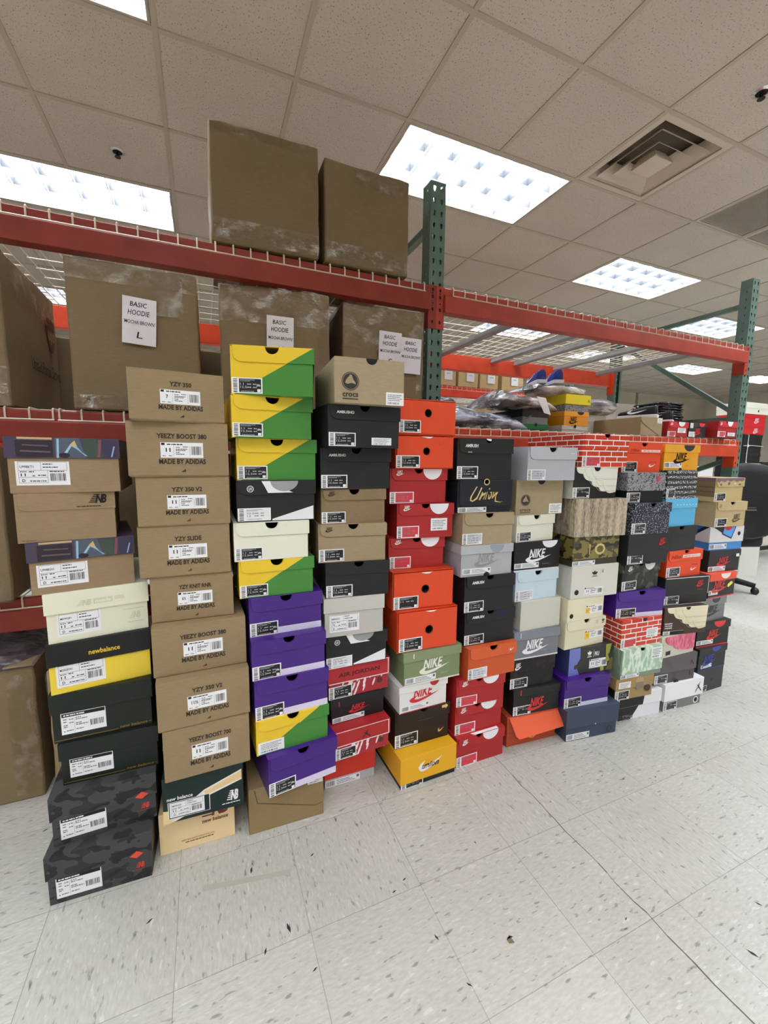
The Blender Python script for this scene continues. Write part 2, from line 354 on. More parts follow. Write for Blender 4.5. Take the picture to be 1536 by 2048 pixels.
# loose dark flecks and a scuff in the floor vinyl
b = MB(); fk = mat((46, 47, 50), .6)
for (x, y, l, a) in [(-.17, 1.08, .016, .6), (.08, 1.12, .018, 1.3), (.15, .93, .022, 1.75), (.09, .9, .014, 1.2), (.19, .82, .012, .4), (1.16, .45, .02, 1.9), (.43, .91, .012, .2), (.47, .93, .012, .3), (.48, .77, .014, 1.8), (.5, .66, .012, 2.2), (1.31, .51, .014, 2.), (.72, .95, .01, 1.6), (.95, .62, .009, .4), (.25, 1.1, .012, .5), (.62, 1.05, .008, 1.), (1.32, 1.0, .009, .1), (1.5, .92, .01, .2), (-.45, 1.35, .012, .4), (-.5, 1.5, .014, .5), (1.05, .98, .008, .4)]:
    ca, sa = math.cos(a), math.sin(a); l *= .62; b.face([(x+ca*p-sa*q, y+sa*p+ca*q, .0006) for p, q in ((-l, 0), (-l*.2, -l*.28), (l, .0), (l*.1, l*.3))], fk)
b.face([(.648, .705, .0006)]+[(.645+.011*math.cos(q), .695+.009*math.sin(q), .0006) for q in (0.4, 1.5, 2.6, 3.8, 5.2)], mat((120, 104, 80), .6))
b.face([(-.05, 1.108, .0006), (.18, 1.066, .0006), (.185, 1.08, .0006), (-.045, 1.124, .0006)], mat((172, 169, 154), .5))
struct(b.build('trim_4'))

# ------------------------------------------------------------------ recessed fluorescent troffers
lamp_m = bpy.data.materials.new('lamp'); lamp_m.use_nodes = True; nt = lamp_m.node_tree; nt.nodes.remove(nt.nodes['Principled BSDF']); em = nt.nodes.new('ShaderNodeEmission')
em.inputs[0].default_value = (0.95, 0.985, 1.08, 1); em.inputs[1].default_value = LAMP; nt.links.new(em.outputs[0], nt.nodes['Material Output'].inputs[0])
louv_shade = mat((84, 88, 91), .3, 0, .6); fr_m = mat((170, 164, 152), .5)
def make_light():
    t = thing('ceiling_light', '', 'ceiling light'); L, D = 2*T, T; e = .014
    b = MB(); dk = mat((60, 58, 54), .6)
    b.box(e, L-e, e, e+.012, -.004, .09, fr_m); b.box(e, L-e, D-e-.012, D-e, -.004, .09, fr_m); b.box(e, e+.012, e+.012, D-e-.012, -.004, .09, fr_m); b.box(L-e-.012, L-e, e+.012, D-e-.012, -.004, .09, fr_m); b.build('frame', t)
    b = MB(); b.box(e+.012, L-e-.012, e+.012, D-e-.012, .078, .085, lamp_m); b.build('lamp_panel', t)
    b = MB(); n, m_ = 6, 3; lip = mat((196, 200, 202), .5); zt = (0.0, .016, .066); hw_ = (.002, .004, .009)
    def blade(p0, p1, ax):                                  # curved blade: white lower lip, darker above: lamp glow painted as two tones
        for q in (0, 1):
            mm = lip if q == 0 else louv_shade
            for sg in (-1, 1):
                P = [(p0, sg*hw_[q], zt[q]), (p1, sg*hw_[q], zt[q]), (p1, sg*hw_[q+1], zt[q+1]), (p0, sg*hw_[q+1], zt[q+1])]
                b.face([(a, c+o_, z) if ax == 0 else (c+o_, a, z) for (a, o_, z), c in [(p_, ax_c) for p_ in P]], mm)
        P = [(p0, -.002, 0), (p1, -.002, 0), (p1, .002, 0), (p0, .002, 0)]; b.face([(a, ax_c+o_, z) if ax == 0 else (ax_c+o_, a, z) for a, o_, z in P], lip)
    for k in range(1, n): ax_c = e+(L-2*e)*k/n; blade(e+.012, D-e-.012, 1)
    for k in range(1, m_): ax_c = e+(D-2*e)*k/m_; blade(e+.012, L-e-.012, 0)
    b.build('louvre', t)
    return t
LIGHT_LABELS = ['bright recessed ceiling light straight above the green rack post', 'recessed ceiling light with visible louvre cells beyond the empty deck', 'ceiling light cut by the rack beam beside the tall cartons', 'ceiling light at the top edge of the photo, only a corner showing',
                'ceiling light seen through the wire deck grid', 'ceiling light seen through the deck near the far upright', 'far ceiling light under the diagonal brace', 'farthest ceiling light beside the last green post']
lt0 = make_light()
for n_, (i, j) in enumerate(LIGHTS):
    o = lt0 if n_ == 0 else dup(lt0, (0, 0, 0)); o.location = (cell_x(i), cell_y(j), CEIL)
    o['label'] = LIGHT_LABELS[n_] if n_ < 8 else 'added recessed ceiling light behind the photographer or above the racks, out of the picture'; o['group'] = 'recessed ceiling lights' if n_ < 8 else 'added ceiling lights out of the picture'
# square air diffuser of nested sloping rings
t = thing('air_diffuser', 'square white air diffuser with nested sloping rings in the ceiling', 'air vent', (cell_x(4)+T/2, cell_y(-1)+T/2, CEIL)); dm = mat((196, 184, 168), .5)
b = MB()
def ring4(b, a0, z0, a1, z1, m, th=.004):
    for k in range(4):
        c, s = round(math.cos(k*PI/2)), round(math.sin(k*PI/2)); R = lambda x, y, z: (c*x-s*y, s*x+c*y, z)
        b.face([R(-a0, -a0, z0), R(a0, -a0, z0), R(a1, -a1, z1), R(-a1, -a1, z1)], m); b.face([R(-a0, -a0, z0+th), R(-a1, -a1, z1+th), R(a1, -a1, z1+th), R(a0, -a0, z0+th)], m)
        b.face([R(-a0, -a0, z0), R(-a0, -a0, z0+th), R(a0, -a0, z0+th), R(a0, -a0, z0)], m)
ring4(b, T/2-.012, -.004, .255, -.004, dm); ring4(b, .265, -.004, .205, .07, dm); b.box(-.29, .29, -.29, .29, .1, .104, mat((104, 94, 82), .9)); b.build('frame', t)
for a0, z0, a1, z1 in ((.215, -.012, .15, .05), (.15, -.02, .095, .035)): b = MB(); ring4(b, a0, z0, a1, z1, dm); b.build('cone_ring', t)
b = MB(); b.box(-.078, .078, -.078, .078, -.024, -.018, dm); ring4(b, .078, -.02, .05, .03, dm); b.build('centre_plate', t)
for n_, (i, j) in enumerate(GRILLES):
    t = thing('return_grille', ['slotted return air grille nearer the square diffuser', 'second slotted return air grille, cut by the photo edge'][n_], 'air vent', (cell_x(i), cell_y(j), CEIL), 0, 'return air grilles')
    b = MB(); gm = mat((176, 166, 150), .5); e = .012; b.box(e, T-e, e, .03, -.003, .01, gm); b.box(e, T-e, T-.03, T-e, -.003, .01, gm); b.box(e, .03, .03, T-.03, -.003, .01, gm); b.box(T-.03, T-e, .03, T-.03, -.003, .01, gm); b.build('frame', t)
    b = MB()
    for k in range(36): x = .034+k*(T-.068)/36; b.bar((x, .03, .003), (x, T-.03, .003), .0072, .0016, gm, (0, 0, 1))
    b.build('slats', t); b = MB(); b.box(e, T-e, e, T-e, .05, .055, mat((40, 38, 36), .9)); b.build('backing', t)
for n_, (x, y) in enumerate(((-.404, 3.227), (2.634, 1.431))):
    t = thing('sprinkler_head', ['small recessed sprinkler over the tall cartons', 'small recessed sprinkler at the photo edge near the diffuser'][n_], 'sprinkler', (x, y, CEIL), 0, 'ceiling sprinklers')
    b = MB(); cm = mat((200, 198, 196), .2, .9)
    for k in range(20):
        a, c = 2*PI*k/20, 2*PI*(k+1)/20
        b.face([(.027*math.cos(a), .027*math.sin(a), -.006), (.027*math.cos(c), .027*math.sin(c), -.006), (.042*math.cos(c), .042*math.sin(c), -.001), (.042*math.cos(a), .042*math.sin(a), -.001)], cm)
    b.build('collar', t); b = MB(); b.tube([(0, 0, -.001), (0, 0, -.0015)], .028, mat((26, 24, 26), .6), 16); b.build('cup', t)
    b = MB(); b.tube([(0, 0, -.002), (0, 0, -.03)], .008, mat((60, 56, 52), .4, .6), 8); b.tube([(0, 0, -.03), (0, 0, -.033)], .017, mat((60, 56, 52), .4, .6), 12); b.build('nozzle', t)

# ------------------------------------------------------------------ pallet racking
GREENP = m_steel_paint((88, 112, 102)); BEAM_SHADED = m_steel_paint((132, 50, 40), .45); BEAM_LIT = m_steel_paint((216, 76, 46), .35); GALV = m_steel_paint((132, 130, 128), .4); WIRE = mat((218, 208, 190), .4, 0.0, .6)  # beams share one paint: front copy darkened for backlit shade, rear as lit
PY, PW, PD, PH, RD = 1.80, .076, .07, 2.392, 2.87
def perforated(b, o, ux, hgt, x0, wd, m, pitch=.0508, hw_=.0075, hh=.013):     # a strip of steel with teardrop slots
    n = int(hgt/pitch)
    for k in range(n):
        z0 = pitch*k; cz = z0+pitch*.5; cx = x0+wd/2
        outer = [(x0, z0), (cx, z0), (x0+wd, z0), (x0+wd, cz), (x0+wd, z0+pitch), (cx, z0+pitch), (x0, z0+pitch), (x0, cz)]
        inner = [(cx-hw_*.45, cz-hh*.8), (cx, cz-hh), (cx+hw_*.45, cz-hh*.8), (cx+hw_*.7, cz), (cx+hw_, cz+hh*.6), (cx, cz+hh), (cx-hw_, cz+hh*.6), (cx-hw_*.7, cz)]
        P = lambda q: (o[0]+ux[0]*q[0], o[1]+ux[1]*q[0], o[2]+q[1])
        for i in range(8): b.face([P(outer[i]), P(outer[(i+1) % 8]), P(inner[(i+1) % 8]), P(inner[i])], m)
    zt = pitch*n
    P = lambda q: (o[0]+ux[0]*q[0], o[1]+ux[1]*q[0], o[2]+q[1])
    if hgt-zt > .001: b.face([P((x0, zt)), P((x0+wd, zt)), P((x0+wd, hgt)), P((x0, hgt))], m)
def make_post(par, front):
    b = MB(); h = PW/2; s = 1 if front else -1
    perforated(b, (0, 0, 0), (1, 0), PH, -h, h, GREENP); perforated(b, (0, 0, 0), (1, 0), PH, 0, h, GREENP)
    for sx in (-h, h):
        perforated(b, (sx, 0, 0), (0, s), PH, .012, .034, GREENP, .0508, .0042, .007)
        for y0, y1 in ((0, .012), (.046, PD)): b.face([(sx, s*y0, 0), (sx, s*y1, 0), (sx, s*y1, PH), (sx, s*y0, PH)], GREENP)
        b.face([(sx, s*PD, 0), (sx-math.copysign(.02, sx), s*PD, 0), (sx-math.copysign(.02, sx), s*PD, PH), (sx, s*PD, PH)], GREENP)
    b.box(-.06, .06, min(-.02*s, s*.1), max(-.02*s, s*.1), 0, .006, GREENP)
    o = b.build('post', par); o.location = (0, 0, 0) if front else (0, RD-PY, 0); sm = o.modifiers.new('sheet', 'SOLIDIFY'); sm.thickness = .0022; sm.offset = 0
    return o
def make_upright(label, x):
    t = thing('rack_upright', label, 'rack upright', (x, PY, 0), 0, 'green rack uprights'); make_post(t, True); make_post(t, False); D = RD-PY
    for z in (.16, 1.47, 2.235): b = MB(); b.bar((0, .055, z), (0, D-.055, z), .028, .034, GREENP, (1, 0, 0)); b.build('brace', t)
    for a, c in ((.2, .75), (1.18, .8), (1.52, 2.2)): b = MB(); b.bar((0, .06, a), (0, D-.06, c), .03, .03, GREENP, (1, 0, 0)); b.build('brace', t)
    return t
make_upright('green perforated rack upright between the two bays', 1.017); make_upright('green perforated rack upright at the far end by the chair', 3.485); make_upright('green rack upright hidden at the near end of the racks', -1.56)
def make_beam(label, x0, x1, zt, front, m, group='rack beams', y=None):
    y = y if y is not None else (PY if front else RD); s = 1 if front else -1; t = thing('rack_beam', label, 'rack beam', (x0, y, zt), 0, group); t['kind'] = 'thing'; L = x1-x0
    b = MB(); prof = [(-.022, -.115), (.024, -.115), (.024, -.004), (.006, -.004), (.006, -.034), (-.016, -.034), (-.022, -.038)]
    prof = [(-.022, -.115), (.03, -.115), (.03, -.002), (-.0, -.002), (-.008, -.006), (-.008, -.036), (-.022, -.042)]
    if s < 0: prof = [(-p, q) for p, q in prof][::-1]
    n = len(prof); b.raw([(0, p, q) for p, q in prof] + [(L, p, q) for p, q in prof], [tuple(range(n)), tuple(range(2*n-1, n-1, -1))] + [(i, i+n, (i+1) % n+n, (i+1) % n) for i in range(n)], m)
    b.build('rail', t, bevel=.003)
    for e in (0, 1):
        b = MB(); px0, px1 = (-.0375, .0005) if e == 0 else (L-.0005, L+.0375); F = Face((px0, -s*.0058, -.19), (1, 0, 0), (0, 0, 1), (0, -s, 0))
        b.box(px0, px1, min(-s*.0055, -s*.0018), max(-s*.0055, -s*.0018), -.19, .0, m)
        fl = (.0005, .004) if e == 0 else (L-.004, L-.0005)
        b.box(fl[0], fl[1], min(-s*.0055, s*.066), max(-s*.0055, s*.066), -.19, -.001, m); co = b.build('end_connector', t, bevel=.001)
        hm = mat((44, 22, 18), .8)
        for z in (.03, .085, .14, .17): F.poly(circ((px1-px0)/2, z, .0055, .0085, 10), hm, .0004)
        for z in (.112, .155): F.poly(circ((px1-px0)/2, z, .0035, .0035, 8), hm, .0004)
        F.done('slot_holes', co)
    return t
LB0, LB1, RB0, RB1 = -1.522, .979, 1.055, 3.447
ZL = (0.672, 1.318, 1.953)
make_beam('shade-darkened red front beam under the two tall top cartons', LB0, LB1, ZL[2], True, BEAM_SHADED); make_beam('shade-darkened red front beam of the middle shelf behind the first stacks', LB0, LB1, ZL[1], True, BEAM_SHADED); make_beam('shade-darkened red beam of the lowest shelf beside the floor cartons', LB0, LB1, ZL[0], True, BEAM_SHADED)
make_beam('red front beam of the empty upper deck', RB0, RB1, ZL[2], True, m_steel_paint((160, 62, 48), .42)); make_beam('orange red front beam under the shelf of loose shoe boxes', RB0, RB1, ZL[1], True, m_steel_paint((190, 68, 42), .42))  # same beam paint, toned between the shaded and lit copies
make_beam('orange rear beam glimpsed between the labelled cartons', LB0, LB1, ZL[2], False, BEAM_LIT); make_beam('orange rear beam holding the ends of the empty deck', RB0, RB1, ZL[2], False, BEAM_LIT); make_beam('rear beam behind the middle shelf cartons', LB0, LB1, ZL[1], False, BEAM_LIT); make_beam('rear beam behind the loose shoe boxes', RB0, RB1, ZL[1], False, BEAM_LIT); make_beam('rear beam behind the lowest shelf carton', LB0, LB1, ZL[0], False, BEAM_LIT)
def make_deck(label, x0, x1, zt, sup, y0=PY, y1=RD, group='wire decks'):
    t = thing('wire_deck', label, 'wire deck', (x0, y0, zt), 0, group); L = x1-x0; D = y1-y0; r = .0029; b = MB(); z = .0031; n = max(2, round(L/.0635))
    for k in range(n+1):
        x = .004+(L-.008)*k/n; b.tube([(x, -.0105, -.036), (x, -.0108, z-.004), (x, -.006, z), (x, D+.006, z), (x, D+.0108, z-.004), (x, D+.0105, -.036)], r, WIRE, 4, False)
    q = round(D/.108)
    for k in range(q+1): y = .012+(D-.024)*k/q; b.tube([(0, y, z-.0052), (L, y, z-.0052)], r, WIRE, 4, False)
    for y in (-.0145, D+.0145): b.tube([(0, y, -.036), (L, y, -.036)], r, WIRE, 4, False)
    b.build('wire_mesh', t)
    for xs in sup:
        b = MB(); xx = xs-x0; b.prism_z([(xx-.028, .032), (xx+.028, .032), (xx+.028, D-.032), (xx-.028, D-.032)], -.034, -.0305, GALV)
        for sx in (-1, 1): b.face([(xx+sx*.028, .032, -.0305), (xx+sx*.028, D-.032, -.0305), (xx+sx*.020, D-.032, -.0045), (xx+sx*.020, .032, -.0045)], GALV)
        b.build('support_channel', t)
    return t
make_deck('wire deck under the tall top cartons', -.62, .955, ZL[2], (-.4, .15, .7)); make_deck('wire deck over the parcel carton, cut by the photo edge', -1.5, -.665, ZL[2], (-1.3, -.85))
make_deck('empty wire deck nearer the middle post', 1.10, 2.24, ZL[2], (1.16, 1.64, 2.135)); make_deck('empty wire deck nearer the far post', 2.26, 3.40, ZL[2], (2.36, 2.775, 3.27))
make_deck('wire deck under the labelled cartons', -.45, .955, ZL[1], (-.2, .3, .8)); make_deck('wire deck under the parcel carton', -1.5, -.46, ZL[1], (-1.2, -.7))
make_deck('wire deck under the clear garment bag', 1.09, 2.24, ZL[1], (1.16, 1.64, 2.135)); make_deck('wire deck under the red and black shoe boxes', 2.26, 3.43, ZL[1], (2.36, 2.775, 3.27)); make_deck('wire deck of the lowest shelf', -1.5, -.4, ZL[0], (-1.2, -.7)); make_deck('wire deck of the lowest shelf behind the kraft stack', -.39, .955, ZL[0], (-.1, .3, .7))
ZD = [z+.0061 for z in ZL]

# ------------------------------------------------------------------ cartons
CART = m_kraft((125, 105, 78), .62); CARTD = m_kraft((114, 95, 69), .62); CARTL = m_kraft((150, 126, 92), .62)
def carton(label, x, y, zb, yaw, w, d, h, m=None, bulge=.008, seed=1, jit=.003, group=None, tape=(), flaps=0.0):
    """x, y: middle of the front bottom edge."""
    t = thing('carton', label, 'carton', (x, y, zb), math.radians(yaw), group); m = m or CART; rr = random.Random(seed); N = 8
    idx = {}; V = []; Fc = []
    def vid(i, j, k):
        if (i, j, k) not in idx:
            u, v, s_ = i/N, j/N, k/N; B = lambda a: 4*a*(1-a)
            px, py, pz = -w/2+w*u, d*v, h*s_; e = bulge
            if i in (0, N): px += (1 if i else -1)*e*B(v)*B(s_)
            if j in (0, N): py += (1 if j else -1)*e*B(u)*B(s_)
            if k == N: pz += -e*.6*B(u)*B(v)
            edge = sum(q in (0, N) for q in (i, j, k)) >= 2
            px += rr.uniform(-jit, jit)*(.5 if edge else 1); py += rr.uniform(-jit, jit)*(.5 if edge else 1)
            if k: pz += rr.uniform(-jit, jit)*(1.0 if edge else .6)
            idx[(i, j, k)] = len(V); V.append((px, py, pz))
        return idx[(i, j, k)]
    for a in range(N):
        for c in range(N):
            Fc += [(vid(a, 0, c), vid(a+1, 0, c), vid(a+1, 0, c+1), vid(a, 0, c+1)), (vid(a, N, c), vid(a, N, c+1), vid(a+1, N, c+1), vid(a+1, N, c)), (vid(0, a, c), vid(0, a, c+1), vid(0, a+1, c+1), vid(0, a+1, c)), (vid(N, a, c), vid(N, a+1, c), vid(N, a+1, c+1), vid(N, a, c+1)), (vid(a, c, N), vid(a+1, c, N), vid(a+1, c+1, N), vid(a, c+1, N)), (vid(a, c, 0), vid(a, c+1, 0), vid(a+1, c+1, 0), vid(a+1, c, 0))]
    b = MB(); b.raw(V, Fc, m); o = b.build('body', t, True); o.data.set_sharp_from_angle(angle=math.radians(40)); bv = o.modifiers.new('bevel', 'BEVEL'); bv.width = .006; bv.segments = 2; bv.limit_method = 'ANGLE'; bv.angle_limit = math.radians(50)
    for n_, (u0, v0, u1, v1, st) in enumerate(tape):        # shiny strips on the front, wrapping over the edges
        b = MB(); K = 7; rw = random.Random(seed*10+n_); pts = {}
        for i in range(K+1):
            for j in range(K+1): u = u0+(u1-u0)*i/K; v = v0+(v1-v0)*j/K; pts[i, j] = (-w/2+w*u, -bulge*16*max(0, u*(1-u))*max(0, v*(1-v))-.0045-rw.uniform(0, .005), h*v)
        b.raw([pts[i, j] for i in range(K+1) for j in range(K+1)], [(i*(K+1)+j, (i+1)*(K+1)+j, (i+1)*(K+1)+j+1, i*(K+1)+j+1) for i in range(K) for j in range(K)], m_tape(round(st*.45,3))); b.build('packing_tape', t, True)
    if flaps:
        b = MB(); b.box(-w/2+.004, w/2-.004, .0, .004, h-.003, h+flaps, m); b.build('flap', t, bevel=.001)
    return t
def sheet(t, u, v, a, c, lines, tilt=0.0, y=-.021, ink=(30, 30, 34), hgt=.6):         # taped paper notice with hand lettering
    b = MB(); ct, st = math.cos(tilt), math.sin(tilt); F = Face((u, y, v), (ct, 0, st), (-st, 0, ct), (0, -1, 0)); F.rect(0, 0, a, c, mat((224, 222, 230), .6), 0); F.mb.face([F.P(p, q, -.0015) for p, q in ((0, 0), (0, c), (a, c), (a, 0))], mat((224, 222, 230), .6)); o = F.done('paper_notice', t)
    G = Face((u, y, v), (ct, 0, st), (-st, 0, ct), (0, -1, 0)); im = mat(ink, .6)
    for (s_, x0, z0, x1, z1) in lines: G.text(s_, a*x0, c*z0, a*x1, c*z1, im, .12, .004, .0012)
    G.done('hand_lettering', o)
HOOD = [('BASIC', .22, .8, .72, .9), ('HOODIE', .16, .62, .8, .73), ("'MOCHA BROWN'", .05, .43, .97, .51)]
c = carton('tall square carton on the top deck, nearer the photo edge', .262, 1.785, ZD[2], -1.8, .402, .5, .41, CARTD, .008, 3, .003, 'tall cartons on the top deck', [(.0, .02, 1, .2, .32), (.0, .9, .9, 1.0, .2)])
c = carton('tall square carton on the top deck, beside the green post', .676, 1.783, ZD[2], 0, .376, .5, .385, CARTD, .006, 5, .003, 'tall cartons on the top deck', [(.0, .02, 1, .2, .36), (.35, .8, 1.0, .93, .3)])
c = carton('carton with handwritten hoodie notice marked L', -.2, 1.797, ZD[1], .8, .405, .5, .5, CART, .008, 7, .0035, 'cartons behind handwritten notices', [(0, .86, 1, 1.0, .3), (.0, .0, .5, .1, .35), (.62, .68, .88, .96, .35)])
sheet(c, -.045, .235, .105, .158, HOOD + [('L', .42, .13, .6, .27)], -.06)
c = carton('crumpled carton with handwritten notice behind the yellow and green box', .292, 1.81, ZD[1], -6, .43, .5, .508, CART, .008, 9, .004, 'cartons behind handwritten notices', [(0, .72, 1, 1.0, .34), (.88, .1, 1, .8, .2)])
sheet(c, -.04, .24, .105, .158, HOOD + [('M', .42, .13, .6, .27)], -.02)
c = carton('narrow wrinkled carton with two handwritten notices beside the post', .766, 1.81, ZD[1], -4, .38, .5, .503, CART, .006, 11, .004, 'cartons behind handwritten notices', [(0, .62, 1, 1.0, .3), (.9, .2, 1, .8, .3)])
sheet(c, -.035, .24, .105, .158, HOOD + [('S', .42, .13, .6, .27)], -.03); sheet(c, .066, .225, .1, .155, HOOD, -.03, -.0235)
# parcel carton seen from its printed flank
c = carton('large taped parcel carton with a brown shield print', -.80, 1.80, ZD[1], 0, .45, .55, .5, CART, .008, 13, .004, None, [(.5, .0, 1, .25, .3), (.0, .86, 1, 1., .3)])
F = Face((.2255, .0, 0), (0, 1, 0), (0, 0, 1), (1, 0, 0)); im = mat((70, 50, 34), .6); bk = .0095
F.text('United Parcel Service', .19, .155, .53, .205, im, 0, .01, bk); F.done('lettering', c)
F = Face((.2255, .0, 0), (0, 1, 0), (0, 0, 1), (1, 0, 0)); sh = [(.0, .95), (.25, .98), (.5, 1.0), (.75, .98), (1, .95), (1, .4), (.85, .18), (.5, 0), (.15, .18), (0, .4)]
F.shape(sh, .39, .26, .49, .4, im, bk); F.shape([(p*.86+.07, q*.62+.06) for p, q in sh if True], .39, .26, .49, .4, mat((96, 72, 50), .6), bk+.0006); F.text('ups', .402, .295, .478, .345, mat((150, 120, 84), .6), 0, .03, bk+.0014); F.done('logo', c)
b = MB(); K = 8; rr = random.Random(4)
b.raw([(.2255+.010+rr.uniform(0, .006)-.02*max(0, j/K-.7), .5*i/K+.02, .36+.15*j/K) for i in range(K+1) for j in range(K+1)], [(i*(K+1)+j, (i+1)*(K+1)+j, (i+1)*(K+1)+j+1, i*(K+1)+j+1) for i in range(K) for j in range(K)], m_tape(.2)); b.build('packing_tape', c, True)
carton('carton on the lowest shelf at the photo edge', -.83, 1.735, ZD[0], 0, .46, .5, .512, CART, .008, 15, .003, None, [(.85, 0, 1, .2, .2)])
c = carton('open floor carton lined with dark plastic', -.805, 1.665, 0, 1, .52, .5, .478, CART, .012, 17, .004, None, [(.86, .05, 1.0, .95, .22)])
b = MB(); K = 12; rr = random.Random(8); V = []
for i in range(K+1):
    for j in range(K+1):
        u, v = i/K, j/K; e = 16*u*(1-u)*v*(1-v); V.append((-.262+.524*u, -.008+.51*v, .472+.052*min(1, e*1.6)+rr.uniform(-.012, .02)*min(1, e*3)))
b.raw(V, [(i*(K+1)+j, (i+1)*(K+1)+j, (i+1)*(K+1)+j+1, i*(K+1)+j+1) for i in range(K) for j in range(K)], m_plastic_bag((92, 84, 86), .3)); b.build('plastic_liner', c, True)
carton('narrow floor carton tucked behind the first stack', -.302, 1.672, 0, .5, .425, .5, .44, CARTL, .008, 19, .004, None, [(0, .85, .5, 1.0, .3)])

# cartons added under the shelves to block bright gaps; last two glimpsed far back
for n_, (x, w_, h_, y, z, lb) in enumerate(((-.31, .5, .5, 1.86, ZD[0], 'added gap-blocking carton on the lowest shelf beside the kraft stack'), (.24, .52, .5, 1.88, ZD[0], 'added gap-blocking carton on the lowest shelf behind the yellow and green boxes'), (.74, .42, .5, 1.88, ZD[0], 'added gap-blocking carton on the lowest shelf behind the black boxes'),
        (.17, .46, .44, 1.75, 0, 'added gap-blocking floor carton behind the kraft stack'), (.68, .46, .44, 1.76, 0, 'added gap-blocking floor carton behind the olive green box'), (1.36, .56, 1.1, 1.72, 0, 'tall added gap-blocking carton behind the grey-topped stack'), (1.94, .54, 1.1, 1.74, 0, 'tall added gap-blocking carton behind the orange-tick-topped stack'), (2.5, .5, 1.02, 1.74, 0, 'tall added gap-blocking carton behind the end stack'),
        (.06, .36, .36, 2.34, ZD[1], 'small carton far back between the two notice cartons'), (-.5, .2, .36, 2.36, ZD[1], 'small carton far back beside the parcel carton'))):
    carton(lb, x, y, z, 0, w_, .42, h_, CARTD, .004, 60+n_, .002, 'cartons in the dark under the racks')
# ------------------------------------------------------------------ shoe boxes
def half_notch(x0, x1, z1, cx, r):          # top edge of a panel from x1 to x0 with a half-round thumb notch
    return [(x1, z1)] + [(cx + r*math.cos(a), z1 - r*math.sin(a)) for a in [PI*i/12 for i in range(13)]] + [(x0, z1)]
def lid_flap(w, h, d, lh, ov, m, notch, rad):
    b = MB(); z0 = h-lh; W = w/2; t = 0.0016
    b.box(-W, W+ov, -ov, d+0.001, h-t, h, m) if not notch else b.prism_z([(-W, -ov)] + [(notch[0]-notch[1], -ov), (notch[0]-notch[1], -0.0005), (notch[0]+notch[1], -0.0005), (notch[0]+notch[1], -ov)] + [(W+ov, -ov), (W+ov, d), (-W, d)], h-t, h, m)
    xl = -W + 0.006; bl = [(xl + rad - rad*math.cos(a), z0 + rad - rad*math.sin(a)) for a in [PI/2*i/8 for i in range(9)]]
    top = half_notch(xl, W+ov, h-t, notch[0], notch[1]) if notch else [(W+ov, h-t), (xl, h-t)]
    b.prism_y(bl + [(W+ov, z0)] + top, -ov, -ov+0.0018, m)
    b.box(W+ov-0.0018, W+ov, -ov+0.0018, d, z0, h-t, m)
    return b
def lid_cap(w, h, d, lh, ov, m, notch=None):
    b = MB(); z0 = h-lh; W = w/2; t = 0.0016
    b.box(-W-ov, W+ov, -ov, d+ov, h-t, h, m)
    top = half_notch(-W-ov, W+ov, h-t, notch[0], notch[1]) if notch else [(W+ov, h-t), (-W-ov, h-t)]
    b.prism_y([(-W-ov, z0), (W+ov, z0)] + top, -ov, -0.0004, m)
    b.box(W+0.0004, W+ov, -0.0004, d+ov, z0, h-t, m); b.box(-W-ov, -W-0.0004, -0.0004, d+ov, z0, h-t, m); b.box(-W-0.0004, W+0.0004, d+0.0004, d+ov, z0, h-t, m)
    return b
def body_shell(w, h, d, m, notch=None):
    b = MB(); W = w/2; t = 0.002; H = h-0.002
    if not notch:
        b.box(-W, W, 0, d, 0, H, m); return b
    b.prism_y([(-W, 0), (W, 0)] + half_notch(-W, W, H, notch[0], notch[1]-0.001), 0, t, m)
    b.box(-W, -W+t, t, d, 0, H, m); b.box(W-t, W, t, d, 0, H, m); b.box(-W+t, W-t, d-t, d, 0, H, m); b.box(-W+t, W-t, t, d-t, 0, t, m)
    return b
GREY = (120, 122, 124)
def label_nike(F, u, v, a, c, panel, sizes, mark=False):     # white sticker, barcode standing on its side, coloured panel
    wm = mat((236, 236, 238), 0.5); F.rect(u, v, u+a, v+c, wm, 0.0004); pm = mat(panel, 0.45); dk = panel[0]+panel[1]+panel[2] < 330; tx = mat((176, 176, 178), .5) if dk else mat((120, 122, 126), .5)
    F.rect(u+a*.24, v+c*.07, u+a*.96, v+c*.93, pm, 0.0006); bars(F, u+a*.05, v+c*.16, u+a*.18, v+c*.92, mat((70, 70, 74), .5), 0.0006, False, 3)
    F.rect(u+a*.05, v+c*.05, u+a*.18, v+c*.12, mat((70, 70, 74), .5), 0.0006)
    for i, (q, n) in enumerate(((.84, .8), (.76, .55))): dashes(F, u+a*.27, v+c*q, u+a*(.27+.6*n), v+c*(q+.035), tx, 0.0008, i+2)
    for i, s_ in enumerate(sizes):
        z = .52-.2*i; F.text(s_, u+a*.28, v+c*z, u+a*(.28+.05*len(s_)+.01), v+c*(z+.15), tx, 0, .01, .0008)
        dashes(F, u+a*.5, v+c*(z+.03), u+a*.63, v+c*(z+.1), tx, 0.0008, 7); dashes(F, u+a*.69, v+c*(z+.03), u+a*.81, v+c*(z+.1), tx, 0.0008, 9)
    dashes(F, u+a*.3, v+c*.11, u+a*.72, v+c*.15, tx, .0008, 11); F.rect(u+a*.83, v+c*.09, u+a*.94, v+c*.28, wm, .0008)
    if mark: F.shape([(0, 0), (.2, .7), (.45, 1), (.6, .7), (.8, .8), (1, .3), (.95, 0), (.55, .1)], u+a*.8, v+c*.45, u+a*.94, v+c*.62, tx, .0008)
